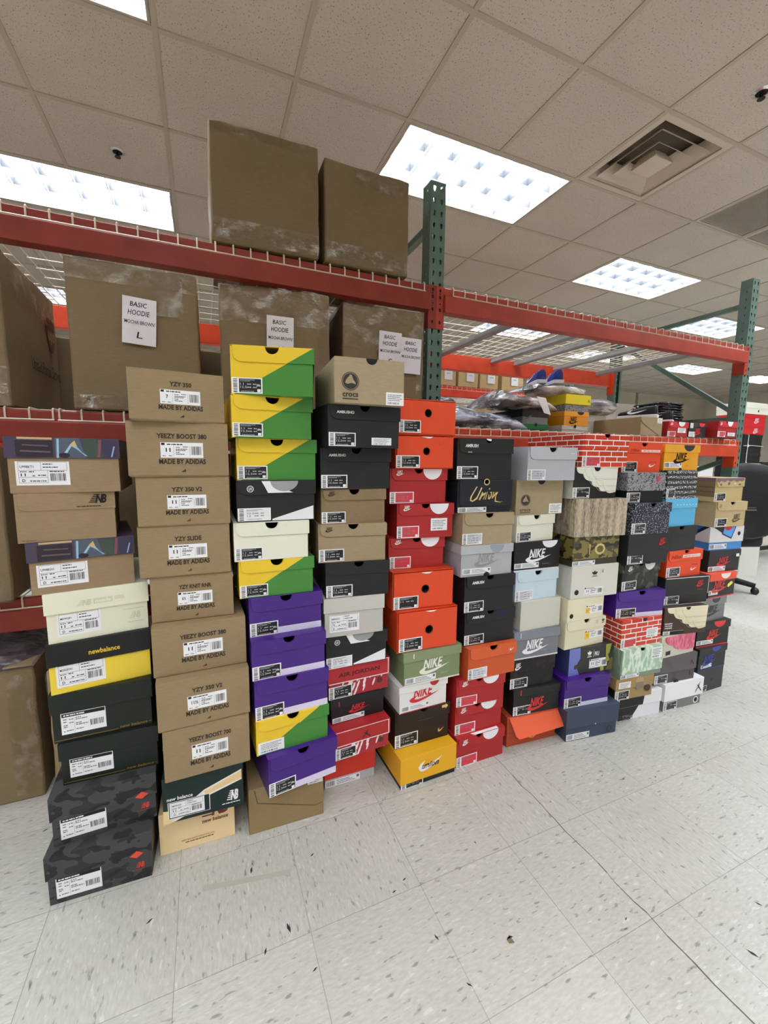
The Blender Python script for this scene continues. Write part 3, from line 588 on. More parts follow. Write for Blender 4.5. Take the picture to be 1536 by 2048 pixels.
def label_strip(F, u, v, a, c, *_):         # long low sticker: barcode then rows of print
    wm = mat((226, 227, 229), 0.5); g = mat((105, 106, 110), .5); F.rect(u, v, u+a, v+c, wm, 0.0004); bars(F, u+a*.03, v+c*.14, u+a*.28, v+c*.86, mat((50, 50, 54), .5), 0.0006, True, 4)
    for i in range(3): dashes(F, u+a*.33, v+c*(.2+.24*i), u+a*(.86-.08*i), v+c*(.2+.24*i+.1), g, .0006, 20+i)
    F.rect(u+a*.9, v+c*.45, u+a*.97, v+c*.85, g, .0006)
def label_table(F, u, v, a, c, code='', size='11', width='D', *_):     # ruled white sticker with the size in the lower corner
    wm = mat((226, 226, 228), 0.5); k = mat((45, 45, 50), .5); F.rect(u, v, u+a, v+c, wm, .0004)
    def hl(x0, x1, z): F.rect(u+a*x0, v+c*z, u+a*x1, v+c*(z+.012), k, .0006)
    def vl(x, z0, z1): F.rect(u+a*x, v+c*z0, u+a*(x+.005), v+c*z1, k, .0006)
    for z in (.97, .62): hl(.05, .95, z)
    for z in (.33, .1): hl(.05, .58, z)
    vl(.05, .1, .97); vl(.95, .62, .97); vl(.58, .1, .62); vl(.46, .62, .97)
    if code: F.text(code, u+a*.08, v+c*.72, u+a*.33, v+c*.83, k, 0, .015, .0007)
    F.text(size, u+a*.09, v+c*.38, u+a*.18, v+c*.5, k, 0, .02, .0007); F.text(width, u+a*.11, v+c*.14, u+a*.165, v+c*.26, k, 0, .02, .0007)
    for x0, x1, z in ((.08, .2, .55), (.24, .34, .55), (.5, .68, .87), (.5, .78, .74), (.3, .36, .38), (.4, .55, .4), (.25, .55, .16), (.62, .9, .56)): dashes(F, u+a*x0, v+c*z, u+a*x1, v+c*(z+.04), k, .0007, int(x0*100))
    bars(F, u+a*.63, v+c*.18, u+a*.93, v+c*.5, k, .0007, True, 5)
def label_header(F, u, v, a, c, *_):        # white sticker with a black heading band
    wm = mat((226, 226, 228), 0.5); k = mat((30, 30, 32), .5); g = mat((110, 112, 118), .5); F.rect(u, v, u+a, v+c, wm, .0004); F.rect(u+a*.02, v+c*.81, u+a*.98, v+c*.97, k, .0006)
    dashes(F, u+a*.06, v+c*.86, u+a*.52, v+c*.92, wm, .0008, 3)
    for i, (x0, x1, z) in enumerate(((.05, .15, .68), (.18, .27, .66), (.05, .12, .56), (.18, .27, .5), (.05, .14, .4), (.05, .14, .32), (.05, .08, .12), (.11, .26, .14), (.32, .44, .7), (.32, .58, .62), (.32, .46, .44), (.32, .6, .36), (.32, .5, .16))): dashes(F, u+a*x0, v+c*z, u+a*x1, v+c*(z+.045), g, .0006, i)
    F.rect(u+a*.29, v+c*.08, u+a*.295, v+c*.76, g, .0006); bars(F, u+a*.64, v+c*.22, u+a*.95, v+c*.5, k, .0006, True, 6)
def label_size(F, u, v, a, c, size='11', *_):   # white sticker with a big size figure
    wm = mat((228, 228, 230), 0.5); k = mat((35, 35, 38), .5); F.rect(u, v, u+a, v+c, wm, .0004); F.rect(u+a*.02, v+c*.82, u+a*.1, v+c*.97, k, .0006); dashes(F, u+a*.15, v+c*.84, u+a*.52, v+c*.91, k, .0006, 2)
    F.text(size, u+a*(.16-.02*len(size)), v+c*.38, u+a*(.16+.035*len(size)), v+c*.64, k, 0, .025, .0007)
    for x in (.3, .68): F.rect(u+a*x, v+c*.12, u+a*(x+.004), v+c*.76, k, .0006)
    for i, (x0, x1, z) in enumerate(((.04, .12, .1), (.18, .26, .1), (.35, .46, .66), (.52, .64, .7), (.35, .62, .54), (.35, .58, .46), (.35, .44, .34), (.35, .55, .22))): dashes(F, u+a*x0, v+c*z, u+a*x1, v+c*(z+.045), k, .0006, 30+i)
    bars(F, u+a*.72, v+c*.2, u+a*.96, v+c*.76, k, .0006, True, 8)
def label_plain(F, u, v, a, c, *_):
    F.rect(u, v, u+a, v+c, mat((228, 229, 231), .5), .0005); g = mat((90, 92, 98), .5)
    for i in range(4): dashes(F, u+a*.1, v+c*(.78-.14*i), u+a*(.9-.12*(i % 2)), v+c*(.83-.14*i), g, .0007, 40+i)
    bars(F, u+a*.1, v+c*.1, u+a*.75, v+c*.24, g, .0007, True, 9)
LABELS = {'N': label_nike, 'S': label_strip, 'T': label_table, 'H': label_header, 'Z': label_size, 'P': label_plain}
LBL_NAME = {'N': 'size_label', 'S': 'barcode_strip', 'T': 'size_label', 'H': 'size_label', 'Z': 'size_label', 'P': 'sticker'}
def nike_mark(F, x0, z0, x1, z1, m, only='both'):           # slanted capitals with the tick under them
    wd, hh = x1-x0, z1-z0
    F.text('NIKE', x0+wd*.13, z0+hh*.34, x0+wd*.78, z1, m, .3, .03, .0010, 1.02)
    F.shape(SWOOSH, x0, z0, x1, z0+hh*.5, m, .0012)
def nb_mark(F, x0, z0, x1, z1, m):
    wd, hh = x1-x0, z1-z0
    F.text('NB', x0+wd*.35, z0, x1, z1, m, .28, .05, .0010, .8)
    for i in range(5): a = .12+.05*i; F.rect(x0+wd*(.28-.07*i), z1-hh*(.2*i+.13), x0+wd*(.62-.04*i), z1-hh*(.2*i+.03), m, .0009)
def trefoil(F, x0, z0, x1, z1, m):
    wd, hh = x1-x0, z1-z0
    def leaf(cx, cz, ang): ca, sa = math.cos(ang), math.sin(ang); return [(x0+wd*(cx+.15*math.cos(t)*ca-.3*math.sin(t)*sa), z0+hh*(cz+.15*math.cos(t)*sa+.3*math.sin(t)*ca)) for t in [2*PI*i/14 for i in range(14)]]
    for cx, cz, an in ((.5, .72, 0), (.25, .6, .75), (.75, .6, -.75)): F.poly(leaf(cx, cz, an), m, .001+.0001*cx)
    F.rect(x0+wd*.15, z0+hh*.2, x1-wd*.15, z0+hh*.27, m, .001); F.rect(x0+wd*.0, z0, x1, z0+hh*.09, m, .001)
def three_bars(F, x0, z0, x1, z1, m):
    wd = (x1-x0); hh = z1-z0
    for i in range(3): F.poly([(x0+wd*(.02+.3*i), z0), (x0+wd*(.26+.3*i), z0), (x0+wd*(.14+.3*i+.12), z0+hh*(.34+.3*i)), (x0+wd*(.02+.3*i), z0+hh*(.14+.3*i))], m, .0009)
def round_badge(F, cx, cz, r, m, bg):        # dark roundel with a pale humped silhouette in it
    F.poly(circ(cx, cz, r, n=28), m, .0008); F.ring(cx, cz, r*.86, r*.91, bg, .0010)
    F.shape([(0, .1), (.25, 0), (.6, .12), (1, .0), (.95, .22), (.8, .42), (.62, .95), (.45, 1), (.38, .8), (.22, .62), (.1, .4)], cx-r*.62, cz-r*.3, cx+r*.62, cz+r*.72, bg, .0011)

SPEC = {}
def shoebox(key, kind, look, body, lid=None, lh=0.35, notch=None, dec=(), side=(), back=(), d=0.335, ov=0.004, rad=0.022, rough=0.5, group=None):
    SPEC[key] = dict(kind=kind, look=look, body=body, lid=lid, lh=lh, notch=notch, dec=dec, side=side, d=d, ov=ov, rad=rad, rough=rough, group=group)
ORD = ['topmost', 'second down', 'third down', 'fourth down', 'fifth down', 'sixth down', 'seventh down', 'eighth down', 'ninth down', 'tenth down', 'eleventh down', 'twelfth down']
STACKNAME = {1: 'of the stack beside floor cartons', 2: 'of the mostly kraft stack', 3: 'of the yellow-and-green-topped stack', 4: 'of the badge-topped stack', 5: 'of the drawer-topped stack', 6: 'of the dented-black-topped stack',
             7: 'of the grey-topped stack', 8: 'of the brick-topped stack', 9: 'of the orange-tick-topped stack', 10: 'of the amber-topped stack', 11: 'of the chair-side end stack'}
def as_mat(c, rough=0.5):
    if isinstance(c, bpy.types.Material): return c
    return m_kraft(c) if c in KRAFTS else mat(c, rough, 0.0, 0.4)
KRAFTS = set()
def make_box(key, x, y, zb, yaw, w, h, label, cat='shoe box', group=None, name='shoe_box', spec=None):
    s = spec or SPEC[key]; d, kind, ov = s['d'], s['kind'], s['ov']
    root = thing(name, label, cat, (x, y, zb), math.radians(yaw), group)
    bm_ = as_mat(s['body'], s['rough']); lm = as_mat(s['lid'], s['rough']) if s['lid'] is not None else bm_
    lh = s['lh']*h; notch = (s['notch'][0]*w, s['notch'][1]) if s['notch'] else None
    lidv = 1-s['lh']; W = w/2; front_out = 0.0
    if kind == 'flap':
        body_shell(w, h, d, bm_, notch).build('body', root, bevel=.0008); lo = lid_flap(w, h, d, lh, ov, lm, notch, s['rad']*min(1, lh/.035)).build('lid', root, bevel=.0005)
    elif kind == 'cap':
        body_shell(w, h, d, bm_, notch).build('body', root, bevel=.0008); lo = lid_cap(w, h, d, lh, ov, lm, notch).build('lid', root, bevel=.0012)
    elif kind == 'full':
        body_shell(w, h, d, bm_, notch).build('body', root, bevel=.0008); ov = 0.0022; lidv = 0.02
        lo = lid_cap(w, h, d, h-0.003, ov, lm, notch).build('lid', root, bevel=.0016)
    elif kind == 'plain':
        b = MB(); b.box(-W, W, 0, d, 0, h, bm_); lo = b.build('body', root, bevel=.0022); ov = 0; lidv = 2
    elif kind == 'drawer':
        b = MB(); t = .0025
        b.box(-W, W, .004, d, 0, t, bm_); b.box(-W, W, .004, d, h-t, h, bm_); b.box(-W, -W+t, .004, d, t, h-t, bm_); b.box(W-t, W, .004, d, t, h-t, bm_); b.box(-W+t, W-t, d-t, d, t, h-t, bm_)
        b.build('sleeve', root, bevel=.0006); b = MB(); cx, cz, r = s['notch']
        cx *= w; cz *= h; W2 = W-.004; ring = circ(cx, cz, r, n=24); front = []
        outer = [(-W2, .003), (W2, .003), (W2, h-.005), (-W2, h-.005)]
        n = len(ring)                                      # drawer front with a real pull hole
        def edge_pt(a):
            dx, dz = math.cos(a), math.sin(a); k = min([abs(((W2 if dx > 0 else -W2)-cx)/dx) if abs(dx) > 1e-6 else 9, abs(((h-.005 if dz > 0 else .003)-cz)/dz) if abs(dz) > 1e-6 else 9]); return (cx+dx*k, cz+dz*k)
        angs = sorted(set([2*PI*i/24 for i in range(24)] + [math.atan2(pz-cz, px-cx) % (2*PI) for px, pz in outer]))
        for i, a in enumerate(angs):
            a2 = angs[(i+1) % len(angs)]
            q = [(cx+r*math.cos(a), cz+r*math.sin(a)), edge_pt(a), edge_pt(a2), (cx+r*math.cos(a2), cz+r*math.sin(a2))]
            b.face([(px, -.001, pz) for px, pz in q], bm_); b.face([(q[0][0], -.001, q[0][1]), (q[3][0], -.001, q[3][1]), (q[3][0], .03, q[3][1]), (q[0][0], .03, q[0][1])], mat(BLACK, .6))
        for (xa, za), (xb, zb_) in zip(outer, outer[1:]+outer[:1]): b.face([(xa, -.001, za), (xa, .05, za), (xb, .05, zb_), (xb, -.001, zb_)], bm_)
        dr = b.build('drawer', root); F = Face((0, -.001, 0), (1, 0, 0), (0, 0, 1), (0, -1, 0)); F.ring(cx, cz, r*.98, r*1.18, mat(BLACK, .35), .0015); F.done('pull_ring', dr)
        b = MB(); b.box(cx-r-.004, cx+r+.004, .031, .033, cz-r-.004, cz+r+.004, mat((18, 18, 18), .8)); b.build('tray_lining', dr); ov = .001; lidv = -1; lo = dr
    # prints and stickers, each a part of its own
    def plane(v, at=None):
        on_lid = (v > lidv) if at is None else at == 'lid'
        return Face((-W, -ov if on_lid else 0.0, 0), (1, 0, 0), (0, 0, 1), (0, -1, 0))
    for dc in s['dec']:
        k = dc[0]; at = None
        if k.startswith('^'): k = k[1:]; at = 'lid'
        if k.startswith('_'): k = k[1:]; at = 'body'
        up = len(k)-len(k.lstrip('+')); k = k.lstrip('+')
        u0, v0, u1, v1 = [q*(w if i % 2 == 0 else h) for i, q in enumerate(dc[1:5])]; a = dc[5:]; F = plane(dc[2] if k in ('badge', 'clot') else (dc[2]+dc[4])/2, at)
        if up: F.o.y -= .0012*up
        if k in LABELS: LABELS[k](F, u0, v0, u1-u0, v1-v0, *a); F.done(LBL_NAME[k], root)
        elif k == 't': F.text(a[0], u0, v0, u1, v1, mat(a[1], .45), *(a[2:] or (0, .015))); F.done('lettering', root)
        elif k == 'nike': nike_mark(F, u0, v0, u1, v1, mat(a[0], .4)); F.done('logo', root)
        elif k == 'nb': nb_mark(F, u0, v0, u1, v1, mat(a[0], .4)); F.done('logo', root)
        elif k == 'sw': F.shape(SWOOSH, u0, v0, u1, v1, mat(a[0], .3)); F.done('logo', root)
        elif k == 'jump': F.shape(JUMP, u0, v0, u1, v1, mat(a[0], .4)); F.done('logo', root)
        elif k == 'tre': trefoil(F, u0, v0, u1, v1, mat(a[0], .4)); F.done('logo', root)
        elif k == 'bars3': three_bars(F, u0, v0, u1, v1, mat(a[0], .5)); F.done('logo', root)
        elif k == 'r': F.rect(u0, v0, u1, v1, as_mat(a[0]), a[1] if len(a) > 1 else .0005); F.done('print', root)
        elif k == 'd': dashes(F, u0, v0, u1, v1, mat(a[0], .5), .0008, len(key)); F.done('small_print', root)
        elif k == 'disc': F.poly(circ((u0+u1)/2, (v0+v1)/2, (u1-u0)/2, (u1-u0)/2 if v1 == v0 else (v1-v0)/2), mat(a[0], .5), a[1] if len(a) > 1 else .0007); F.done('print', root)
        elif k in ('half', 'halfup'): r_ = (u1-u0)/2; F.poly(circ((u0+u1)/2, v0, r_, r_, 14, PI if k == 'half' else 0, 2*PI if k == 'half' else PI), mat(a[0], .5), a[1] if len(a) > 1 else .0007); F.done('print', root)
        elif k == 'ring': F.ring((u0+u1)/2, (v0+v1)/2, (u1-u0)/2*.72, (u1-u0)/2, mat(a[0], .5)); F.done('print', root)
        elif k == 'p':                                   # several coloured patches: (colour, [(u, v) ...])
            for i, (c, pts) in enumerate(a): F.poly([(q[0]*w, q[1]*h) for q in pts], as_mat(c), .0005+.00015*i)
            F.done('print', root)
        elif k == 'badge': round_badge(F, u0, v0, dc[3], mat(a[0], .5), as_mat(a[1])); F.done('logo', root)
        elif k == 'clot':
            wm = mat((225, 225, 228), .45); F.ring(u0, v0, .0075, .0095, wm); F.rect(u0-.0045, v0-.004, u0-.003, v0+.004, wm, .001); F.rect(u0+.003, v0-.004, u0+.0045, v0+.004, wm, .001); F.rect(u0-.0045, v0-.004, u0+.001, v0-.0025, wm, .001); F.rect(u0-.001, v0+.0025, u0+.0045, v0+.004, wm, .001); F.rect(u0-.001, v0-.004, u0+.001, v0+.004, wm, .001); F.done('logo', root)
        elif k == 'flapwave':                            # scalloped feather panel standing proud of the front
            b = MB(); W_ = w; pts = []; steps = a[1]
            for i in range(len(steps)-1):
                (p0, q0), (p1, q1) = steps[i], steps[i+1]
                for t in [j/6 for j in range(6)]:
                    bx = p0+(p1-p0)*t; bz = q0+(q1-q0)*t; bul = math.sin(PI*t)*.05; pts.append((bx-bul*.7, bz-bul))
            pts.append(steps[-1]); pts += [(1.0, 1.0), (steps[0][0], 1.0)]
            b.prism_y([(-W+q[0]*w, q[1]*h) for q in pts], -.004, -.0005, as_mat(a[0])); fo = b.build('feathered_flap', root, bevel=.001)
            FF = Face((-W, -.004, 0), (1, 0, 0), (0, 0, 1), (0, -1, 0)); sh = mat(a[2], .6)
            for (uu, vv, rr) in a[3]:
                arc = circ(uu*w, vv*h, rr*w, n=8, a0=PI, a1=1.62*PI)
                for p_, q_ in zip(arc, arc[1:]): FF.poly([p_, q_, (q_[0]+.0012, q_[1]+.0008), (p_[0]+.0012, p_[1]+.0008)], sh, .0004)
                FF.rect(uu*w+rr*w*.35, vv*h-rr*w*.95, w*.985, vv*h-rr*w*.95+.0012, sh, .0004)
            FF.done('feather_lines', fo)
    if s['side']:
        for dc in s['side']:                             # on the flank facing -x
            k = dc[0]; F = Face((-W-(ov if kind in ('cap', 'full') else 0), d, 0), (0, -1, 0), (0, 0, 1), (-1, 0, 0)); u0, v0, u1, v1 = [q*(d if i % 2 == 0 else h) for i, q in enumerate(dc[1:5])]
            if k == 'r': F.rect(u0, v0, u1, v1, as_mat(dc[5])); F.done('print', root)
            elif k == 't': F.text(dc[5], u0, v0, u1, v1, mat(dc[6], .45), *(dc[7:] or (0, .015))); F.done('lettering', root)
            elif k == 'p':
                for i, (c, pts) in enumerate(dc[5:]): F.poly([(q[0]*d, q[1]*h) for q in pts], as_mat(c), .0005+.00015*i)
                F.done('print', root)
    return root
# ------------------------------------------------------------------ what each box looks like (u, v are fractions of its front)
K1 = (142, 117, 88); K2 = (140, 117, 86); K3 = (136, 113, 78); K4 = (150, 129, 98); KC = (156, 136, 106); KG = (182, 160, 118); KAD = (128, 106, 78)
KRAFTS |= {K1, K2, K3, K4, KC, KG, KAD}
YEL = (224, 190, 42); GRN = (62, 128, 50); PUR = (66, 30, 122); WHT = (224, 224, 228); BLK = (34, 35, 37); CRM = (216, 216, 192); RED = (164, 36, 38); ORG = (216, 72, 34); CHAR = (46, 48, 48)
DARKINK = (52, 44, 36); GOLDINK = (140, 112, 50); NLB = (38, 38, 40); NLR = (206, 60, 74); NLG = (188, 190, 196)
SB = ('11', '12.5')
NLAB = ('N', .008, .03, .375, .35)
def engine(v0=.63):
    s = 1-v0; V = lambda q: v0+s*q
    return ('p', 0, V(.5), 0, V(.5), ((72, 62, 84), [(0, V(.02)), (1, V(.02)), (1, V(1)), (0, V(1))]), ((52, 42, 56), [(.08, V(.05)), (.4, V(.05)), (.4, V(.85)), (.08, V(.85))]), ((186, 160, 120), [(.1, V(.9)), (.4, V(.9)), (.4, V(1)), (.1, V(1))]),
            ((78, 88, 104), [(.42, V(.02)), (.7, V(.02)), (.64, V(1)), (.42, V(1))]), ((62, 80, 68), [(.7, V(.05)), (.86, V(.05)), (.8, V(.95)), (.66, V(.95))]), ((60, 56, 82), [(.86, V(.05)), (.99, V(.05)), (.99, V(.95)), (.84, V(.95))]),
            ((150, 186, 210), [(.43, V(.02)), (.45, V(.02)), (.46, V(.95)), (.44, V(.95))]), ((150, 186, 210), [(.47, V(.05)), (.5, V(.05)), (.57, V(.6)), (.71, V(.12)), (.69, V(.12)), (.6, V(.7)), (.56, V(.7))]), ((200, 172, 110), [(.55, V(.62)), (.62, V(.58)), (.6, V(.88)), (.57, V(.75))]),
            ((120, 74, 88), [(.8, V(.05)), (.83, V(.05)), (.85, V(.95)), (.82, V(.95))]), ((150, 170, 205), [(.93, V(.08)), (.945, V(.08)), (.975, V(.62)), (.96, V(.62))]), ((40, 36, 52), circ(.5, V(.15), .05, s*.12)), ((96, 84, 92), [(.12, V(.3)), (.38, V(.26)), (.38, V(.34)), (.12, V(.38))]), ((96, 84, 92), [(.14, V(.6)), (.36, V(.56)), (.36, V(.62)), (.14, V(.66))]))
for k_, code, look in (('1a', 'U998KT1', 'kraft box with a printed engine lid'), ('1c', 'U998KH1', 'second kraft box with a printed engine lid')):
    shoebox(k_, 'cap', look, K1, (72, 62, 84), .37, dec=[engine(), ('t', .42, .78, .62, .84, 'new balance', WHITE, 0, .02), ('_T', .06, .14, .53, .57, code)])
shoebox('1b', 'flap', 'kraft box with dark slanted two-letter mark', K1, None, .36, dec=[('nb', .73, .76, .92, .95, BLACK), ('d', .6, .69, .86, .71, DARKINK), ('d', .04, .04, .18, .055, (110, 90, 66))], rad=.014, ov=.002)
shoebox('1d', 'cap', 'cream box with embossed lid', CRM, (220, 220, 196), .42, dec=[('nb', .29, .68, .43, .8, (200, 198, 172)), ('r', .45, .69, .64, .8, (204, 202, 176)), ('t', .465, .71, .625, .78, 'made', (222, 221, 200), .2, .04), ('r', .66, .72, .76, .8, (206, 204, 178)), ('_T', .09, .12, .51, .56, 'MR993JF1'), ('nb', .8, .26, .92, .4, (198, 197, 170)), ('d', .74, .46, .96, .475, (192, 190, 165)), ('d', .78, .18, .95, .195, (192, 190, 165))])
shoebox('1e', 'cap', 'yellow box with black lid', (228, 200, 62), (26, 26, 28), .44, dec=[('t', .38, .69, .69, .79, 'newbalance', YEL, .0, .02), ('_T', .06, .12, .53, .56, 'M2002RW1')])
for k_, look in (('1f', 'upper dark green box with gold base line'), ('1g', 'lower dark green box with gold base line')):
    shoebox(k_, 'cap', look, (26, 36, 28), None, .4, dec=[('_H', .08, .15, .52, .585), ('r', .01, .045, .64, .055, GOLDINK), ('t', .655, .05, .95, .115, 'new balance', GOLDINK, .15, .01), ('r', .96, .07, .99, .08, GOLDINK)])
CAMO = m_camo((70, 70, 71), (50, 51, 52), (38, 39, 41), 17)
for k_, look in (('1h', 'upper dark camouflage box'), ('1i', 'lower dark camouflage box')):
    shoebox(k_, 'cap', look, CAMO, CAMO, .47, dec=[('_H', .07, .1, .5, .525), ('p', 0, .56, 0, .6, ((214, 74, 58), [(.79, .56), (.86, .5), (.93, .58), (.86, .65)])), ('nb', .84, .26, .93, .38, (204, 66, 50)), ('d', .8, .22, .93, .235, (150, 60, 50))])
for k_, t1, sz, look in (('2a', 'YZY 350', '7', 'kraft box with size seven label'), ('2b', 'YEEZY BOOST 380', '11', 'wide kraft box with folded bottom corner'), ('2c', 'YZY 350 V2', '11', 'kraft box with one line above its label'), ('2d', 'YZY SLIDE', '11', 'kraft box printed for slides'),
                        ('2e', 'YZY KNIT RNR', '6½', 'narrow kraft box with size six and half label'), ('2f', 'YEEZY BOOST 380', '11', 'wide kraft box with lit top edge'), ('2g', 'YZY 350 V2', '11½', 'kraft box with size eleven and half label'), ('2h', 'YEEZY BOOST 700', '11', 'kraft box resting on a dark green box')):
    n_ = len(t1)*.0335
    shoebox(k_, 'full', look, K2, None, dec=[('t', .53-n_/2, .70, .53+n_/2, .79, t1, DARKINK, 0, .03), ('Z', .31, .35, .74, .63, sz), ('t', .29, .235, .765, .33, 'MADE BY ADIDAS', DARKINK, 0, .03), ('bars3', .51, .09, .56, .145, DARKINK)])
shoebox('2i', 'plain', 'dark green box with cream swoosh band', (20, 46, 42), dec=[('p', .5, .5, .5, .5, ((220, 218, 208), [(0, 0), (.14, .02), (.3, .12), (.55, .42), (.98, .62), (.98, .86), (.5, .58), (.3, .36), (.0, .06)]), ((222, 192, 138), [(.52, .46), (.98, .66), (.98, .82), (.5, .54)]), ((224, 196, 144), [(0, 0), (.1, .0), (.1, .28), (.0, .3)])), ('+r', .06, .1, .57, .48, (220, 222, 222), .0012), ('+r', .07, .11, .56, .47, (24, 44, 42), .0014), ('++T', .08, .13, .5, .46, 'M990VS3'), ('t', .05, .5, .36, .58, 'new balance', WHITE, .1, .02), ('nb', .78, .18, .93, .42, WHITE), ('d', .72, .12, .95, .14, WHITE)])
shoebox('2j', 'plain', 'cream box with maroon mark', (226, 200, 152), dec=[('nb', .56, .66, .92, .98, (128, 48, 58)), ('t', .56, .53, .91, .62, 'new balance', (112, 44, 50), .0, .02), ('t', .28, .22, .72, .255, 'NEW BALANCE ATHLETICS, INC.', (112, 60, 50), 0, .01), ('d', .33, .165, .7, .19, (128, 80, 62))])
SBM = m_diag(.063, .60)
NSB = NLAB + (NLB, SB, True)
for k_, look in (('3a', 'glossy yellow and green box'), ('3b', 'yellow and green box with bright front flap'), ('3c', 'yellow and green box over a black one'), ('3f', 'yellow and green box under a cream one'), ('3j', 'yellow and green box with white paper label')):
    shoebox(k_, 'flap', look, SBM, SBM, .33, (0.0, .019), dec=[NSB if k_ != '3j' else ('P', .02, .03, .37, .36)], rough=.3)
CLOTP = [('^clot', .17, .8, 0, 0), ('^p', 0, .9, 0, .9, (WHT, [(.31, 1), (.42, 1), (.62, .75), (.72, .75), (.78, .99), (.31, .99)][:0] or [(.31, .985), (.44, .985), (.6, .8), (.71, .7), (.39, .7), (.35, .85)]), ((150, 152, 154), circ(.6, .985, .18, .25, 16, PI, 2*PI)), (BLK, [(.72, .7), (.8, .985), (.84, .985), (.84, .66), (.72, .66)])), ('_p', 0, .1, 0, .1, (WHT, [(.44, .02), (.985, .02), (.985, .36), (.44, .06)]))]
shoebox('3d', 'flap', 'black and white box with white corner wedge', BLK, None, .34, (0.0, .017), dec=CLOTP + [('N', .01, .03, .42, .34, (222, 223, 226), ('10.5', '12'))])
shoebox('3e', 'flap', 'plain cream box', (220, 220, 202), None, .35, (0.0, .019), dec=[NSB])
for k_, look in (('3g', 'purple box with white base stripe'), ('3h', 'purple box with torn white label edge'), ('3i', 'purple box above a yellow and green one'), ('3k', 'purple box jutting forward over the floor box')):
    shoebox(k_, 'flap', look, PUR, None, .36, (0.0, .018), dec=[('_r', .37, .0, 1, .17, (206, 200, 220)), ('_N', .005, .0, .385, .35, NLB, SB, True)], rough=.32)
shoebox('3l', 'plain', 'plain brown carton box with slanting flap seam', K3, dec=[('p', 0, 0, 0, 0, ((96, 78, 54), [(.07, .97), (.085, .97), (.12, .68), (.88, .27), (.98, .3), (.98, .285), (.88, .25), (.11, .66)])), ('P', .78, .78, .99, .97)])
shoebox('4a', 'plain', 'kraft box with large round badge', KC, dec=[('half', .44, .997, .6, .997, (22, 18, 15)), ('badge', .22, .48, .0255, 0, (60, 55, 48), KC), ('t', .11, .14, .33, .23, 'crocs', (66, 60, 52), 0, .03), ('r', .11, .085, .33, .11, (66, 60, 52)), ('P', .73, .0, .995, .29)])
ABL = [('t', .11, .79, .35, .86, 'AMBUSH\u00ae', WHITE, 0, .03)]
shoebox('4b', 'flap', 'black box with white side sticker', BLK, None, .34, (0.0, .016), dec=ABL + [NLAB + (NLB, SB), ('P', .6, .07, .89, .25)])
shoebox('4c', 'flap', 'plain black box with white lettering', BLK, None, .33, (0.0, .016), dec=ABL + [NLAB + (NLB, SB)])
for k_, look in (('4d', 'kraft box with slim shaded lid'), ('4e', 'kraft box with taller front')):
    shoebox(k_, 'flap', look, K4 if k_ == '4e' else KAD, None, .32, (0.01, .017), dec=[('nike', .1, .8, .23, .93, DARKINK), NLAB + (NLB, SB)])
shoebox('4f', 'flap', 'plain black box without lettering', BLK, None, .36, (0.02, .016), dec=[('N', .01, .02, .42, .36, NLB, SB)])
shoebox('4g', 'cap', 'light grey box with ruled white label', (182, 180, 172), (190, 188, 180), .37, dec=[('_T', .08, .12, .58, .56, 'M990GY3', '7½')])
shoebox('4h', 'flap', 'black and white box with half-hidden wedge', BLK, None, .4, (0.05, .018), dec=CLOTP + [('N', .0, .0, .42, .34, (218, 220, 224), ('10.5', '12'))])
for k_, look, dec in (('4i', 'red box with dark lettered lid', [('t', .15, .63, .84, .8, 'AIR JORDAN', (70, 22, 26), 0, .015, )]), ('4k', 'red box with jumping figure on its lid', [('jump', .48, .56, .64, .84, (72, 20, 24))])):
    shoebox(k_, 'cap', look, m_ticks(), RED if k_ == '4k' else (172, 40, 48), .52, dec=dec + [('^r', 0, .485, 1, .515, (226, 214, 214)), ('^r', .985, .48, 1, 1, (226, 214, 214)), ('^r', 0, .975, 1, 1, (214, 196, 196)), ('disc', .8, .3, .9, .3, (92, 46, 50)), ('_N', .0, .0, .38, .38, NLB, ('9.5', '11'))], ov=.005)
shoebox('4j', 'cap', 'thin black box with red tick mark', (30, 30, 32), None, .36, dec=[('_nike', .32, .3, .72, .62, (196, 48, 50)), ('_S', .02, .03, .62, .24), ('r', .13, .7, .145, .9, (180, 50, 44))])
shoebox('4l', 'cap', 'red drop-lid box standing on the floor', (176, 178, 180), (206, 52, 36), .8, dec=[('S', .0, .01, .7, .16)], ov=.003)
RNG = (0.5, .56, .0105)
shoebox('5a', 'drawer', 'orange drawer box with black pull hole', ORG, notch=(.0, .62, .0115), dec=[('N', .02, .05, .38, .4, NLB, SB)])
shoebox('5b', 'drawer', 'orange drawer box with faint tick', ORG, notch=(.01, .52, .0115), dec=[('N', .0, .03, .4, .39, NLB, SB), ('sw', .7, .7, .86, .82, (212, 66, 32)), ('p', 0, .98, 0, .98, ((226, 222, 222), [(.41, .955), (.63, .955), (.58, .91), (.53, .9), (.49, .92)]))])
REDN = [('nike', .1, .8, .24, .95, WHITE), ('^p', 0, .9, 0, .9, (WHT, circ(.74, .985, .17, .3, 16, PI, 2*PI)))]
for k_, look, dec in (('5c', 'red box with white half-moon under orange drawers', [('N', .0, .02, .42, .34, NLR, SB)]), ('5d', 'red box with white sticker', [('N', .0, .02, .39, .36, NLR, SB), ('P', .6, .2, .9, .56)]), ('5e', 'red box with single size label', [('N', .02, .02, .4, .4, NLR, ('11',))])):
    shoebox(k_, 'flap', look, RED, (168, 38, 40), .34, (0.0, .016), dec=REDN + dec)
shoebox('5f', 'drawer', 'upper large orange drawer box', ORG, notch=(.02, .52, .013), dec=[('N', .01, .03, .41, .36, NLB, ('11',)), ('p', 0, .98, 0, .98, ((226, 222, 222), [(.44, .965), (.64, .965), (.58, .92), (.52, .92)]))])
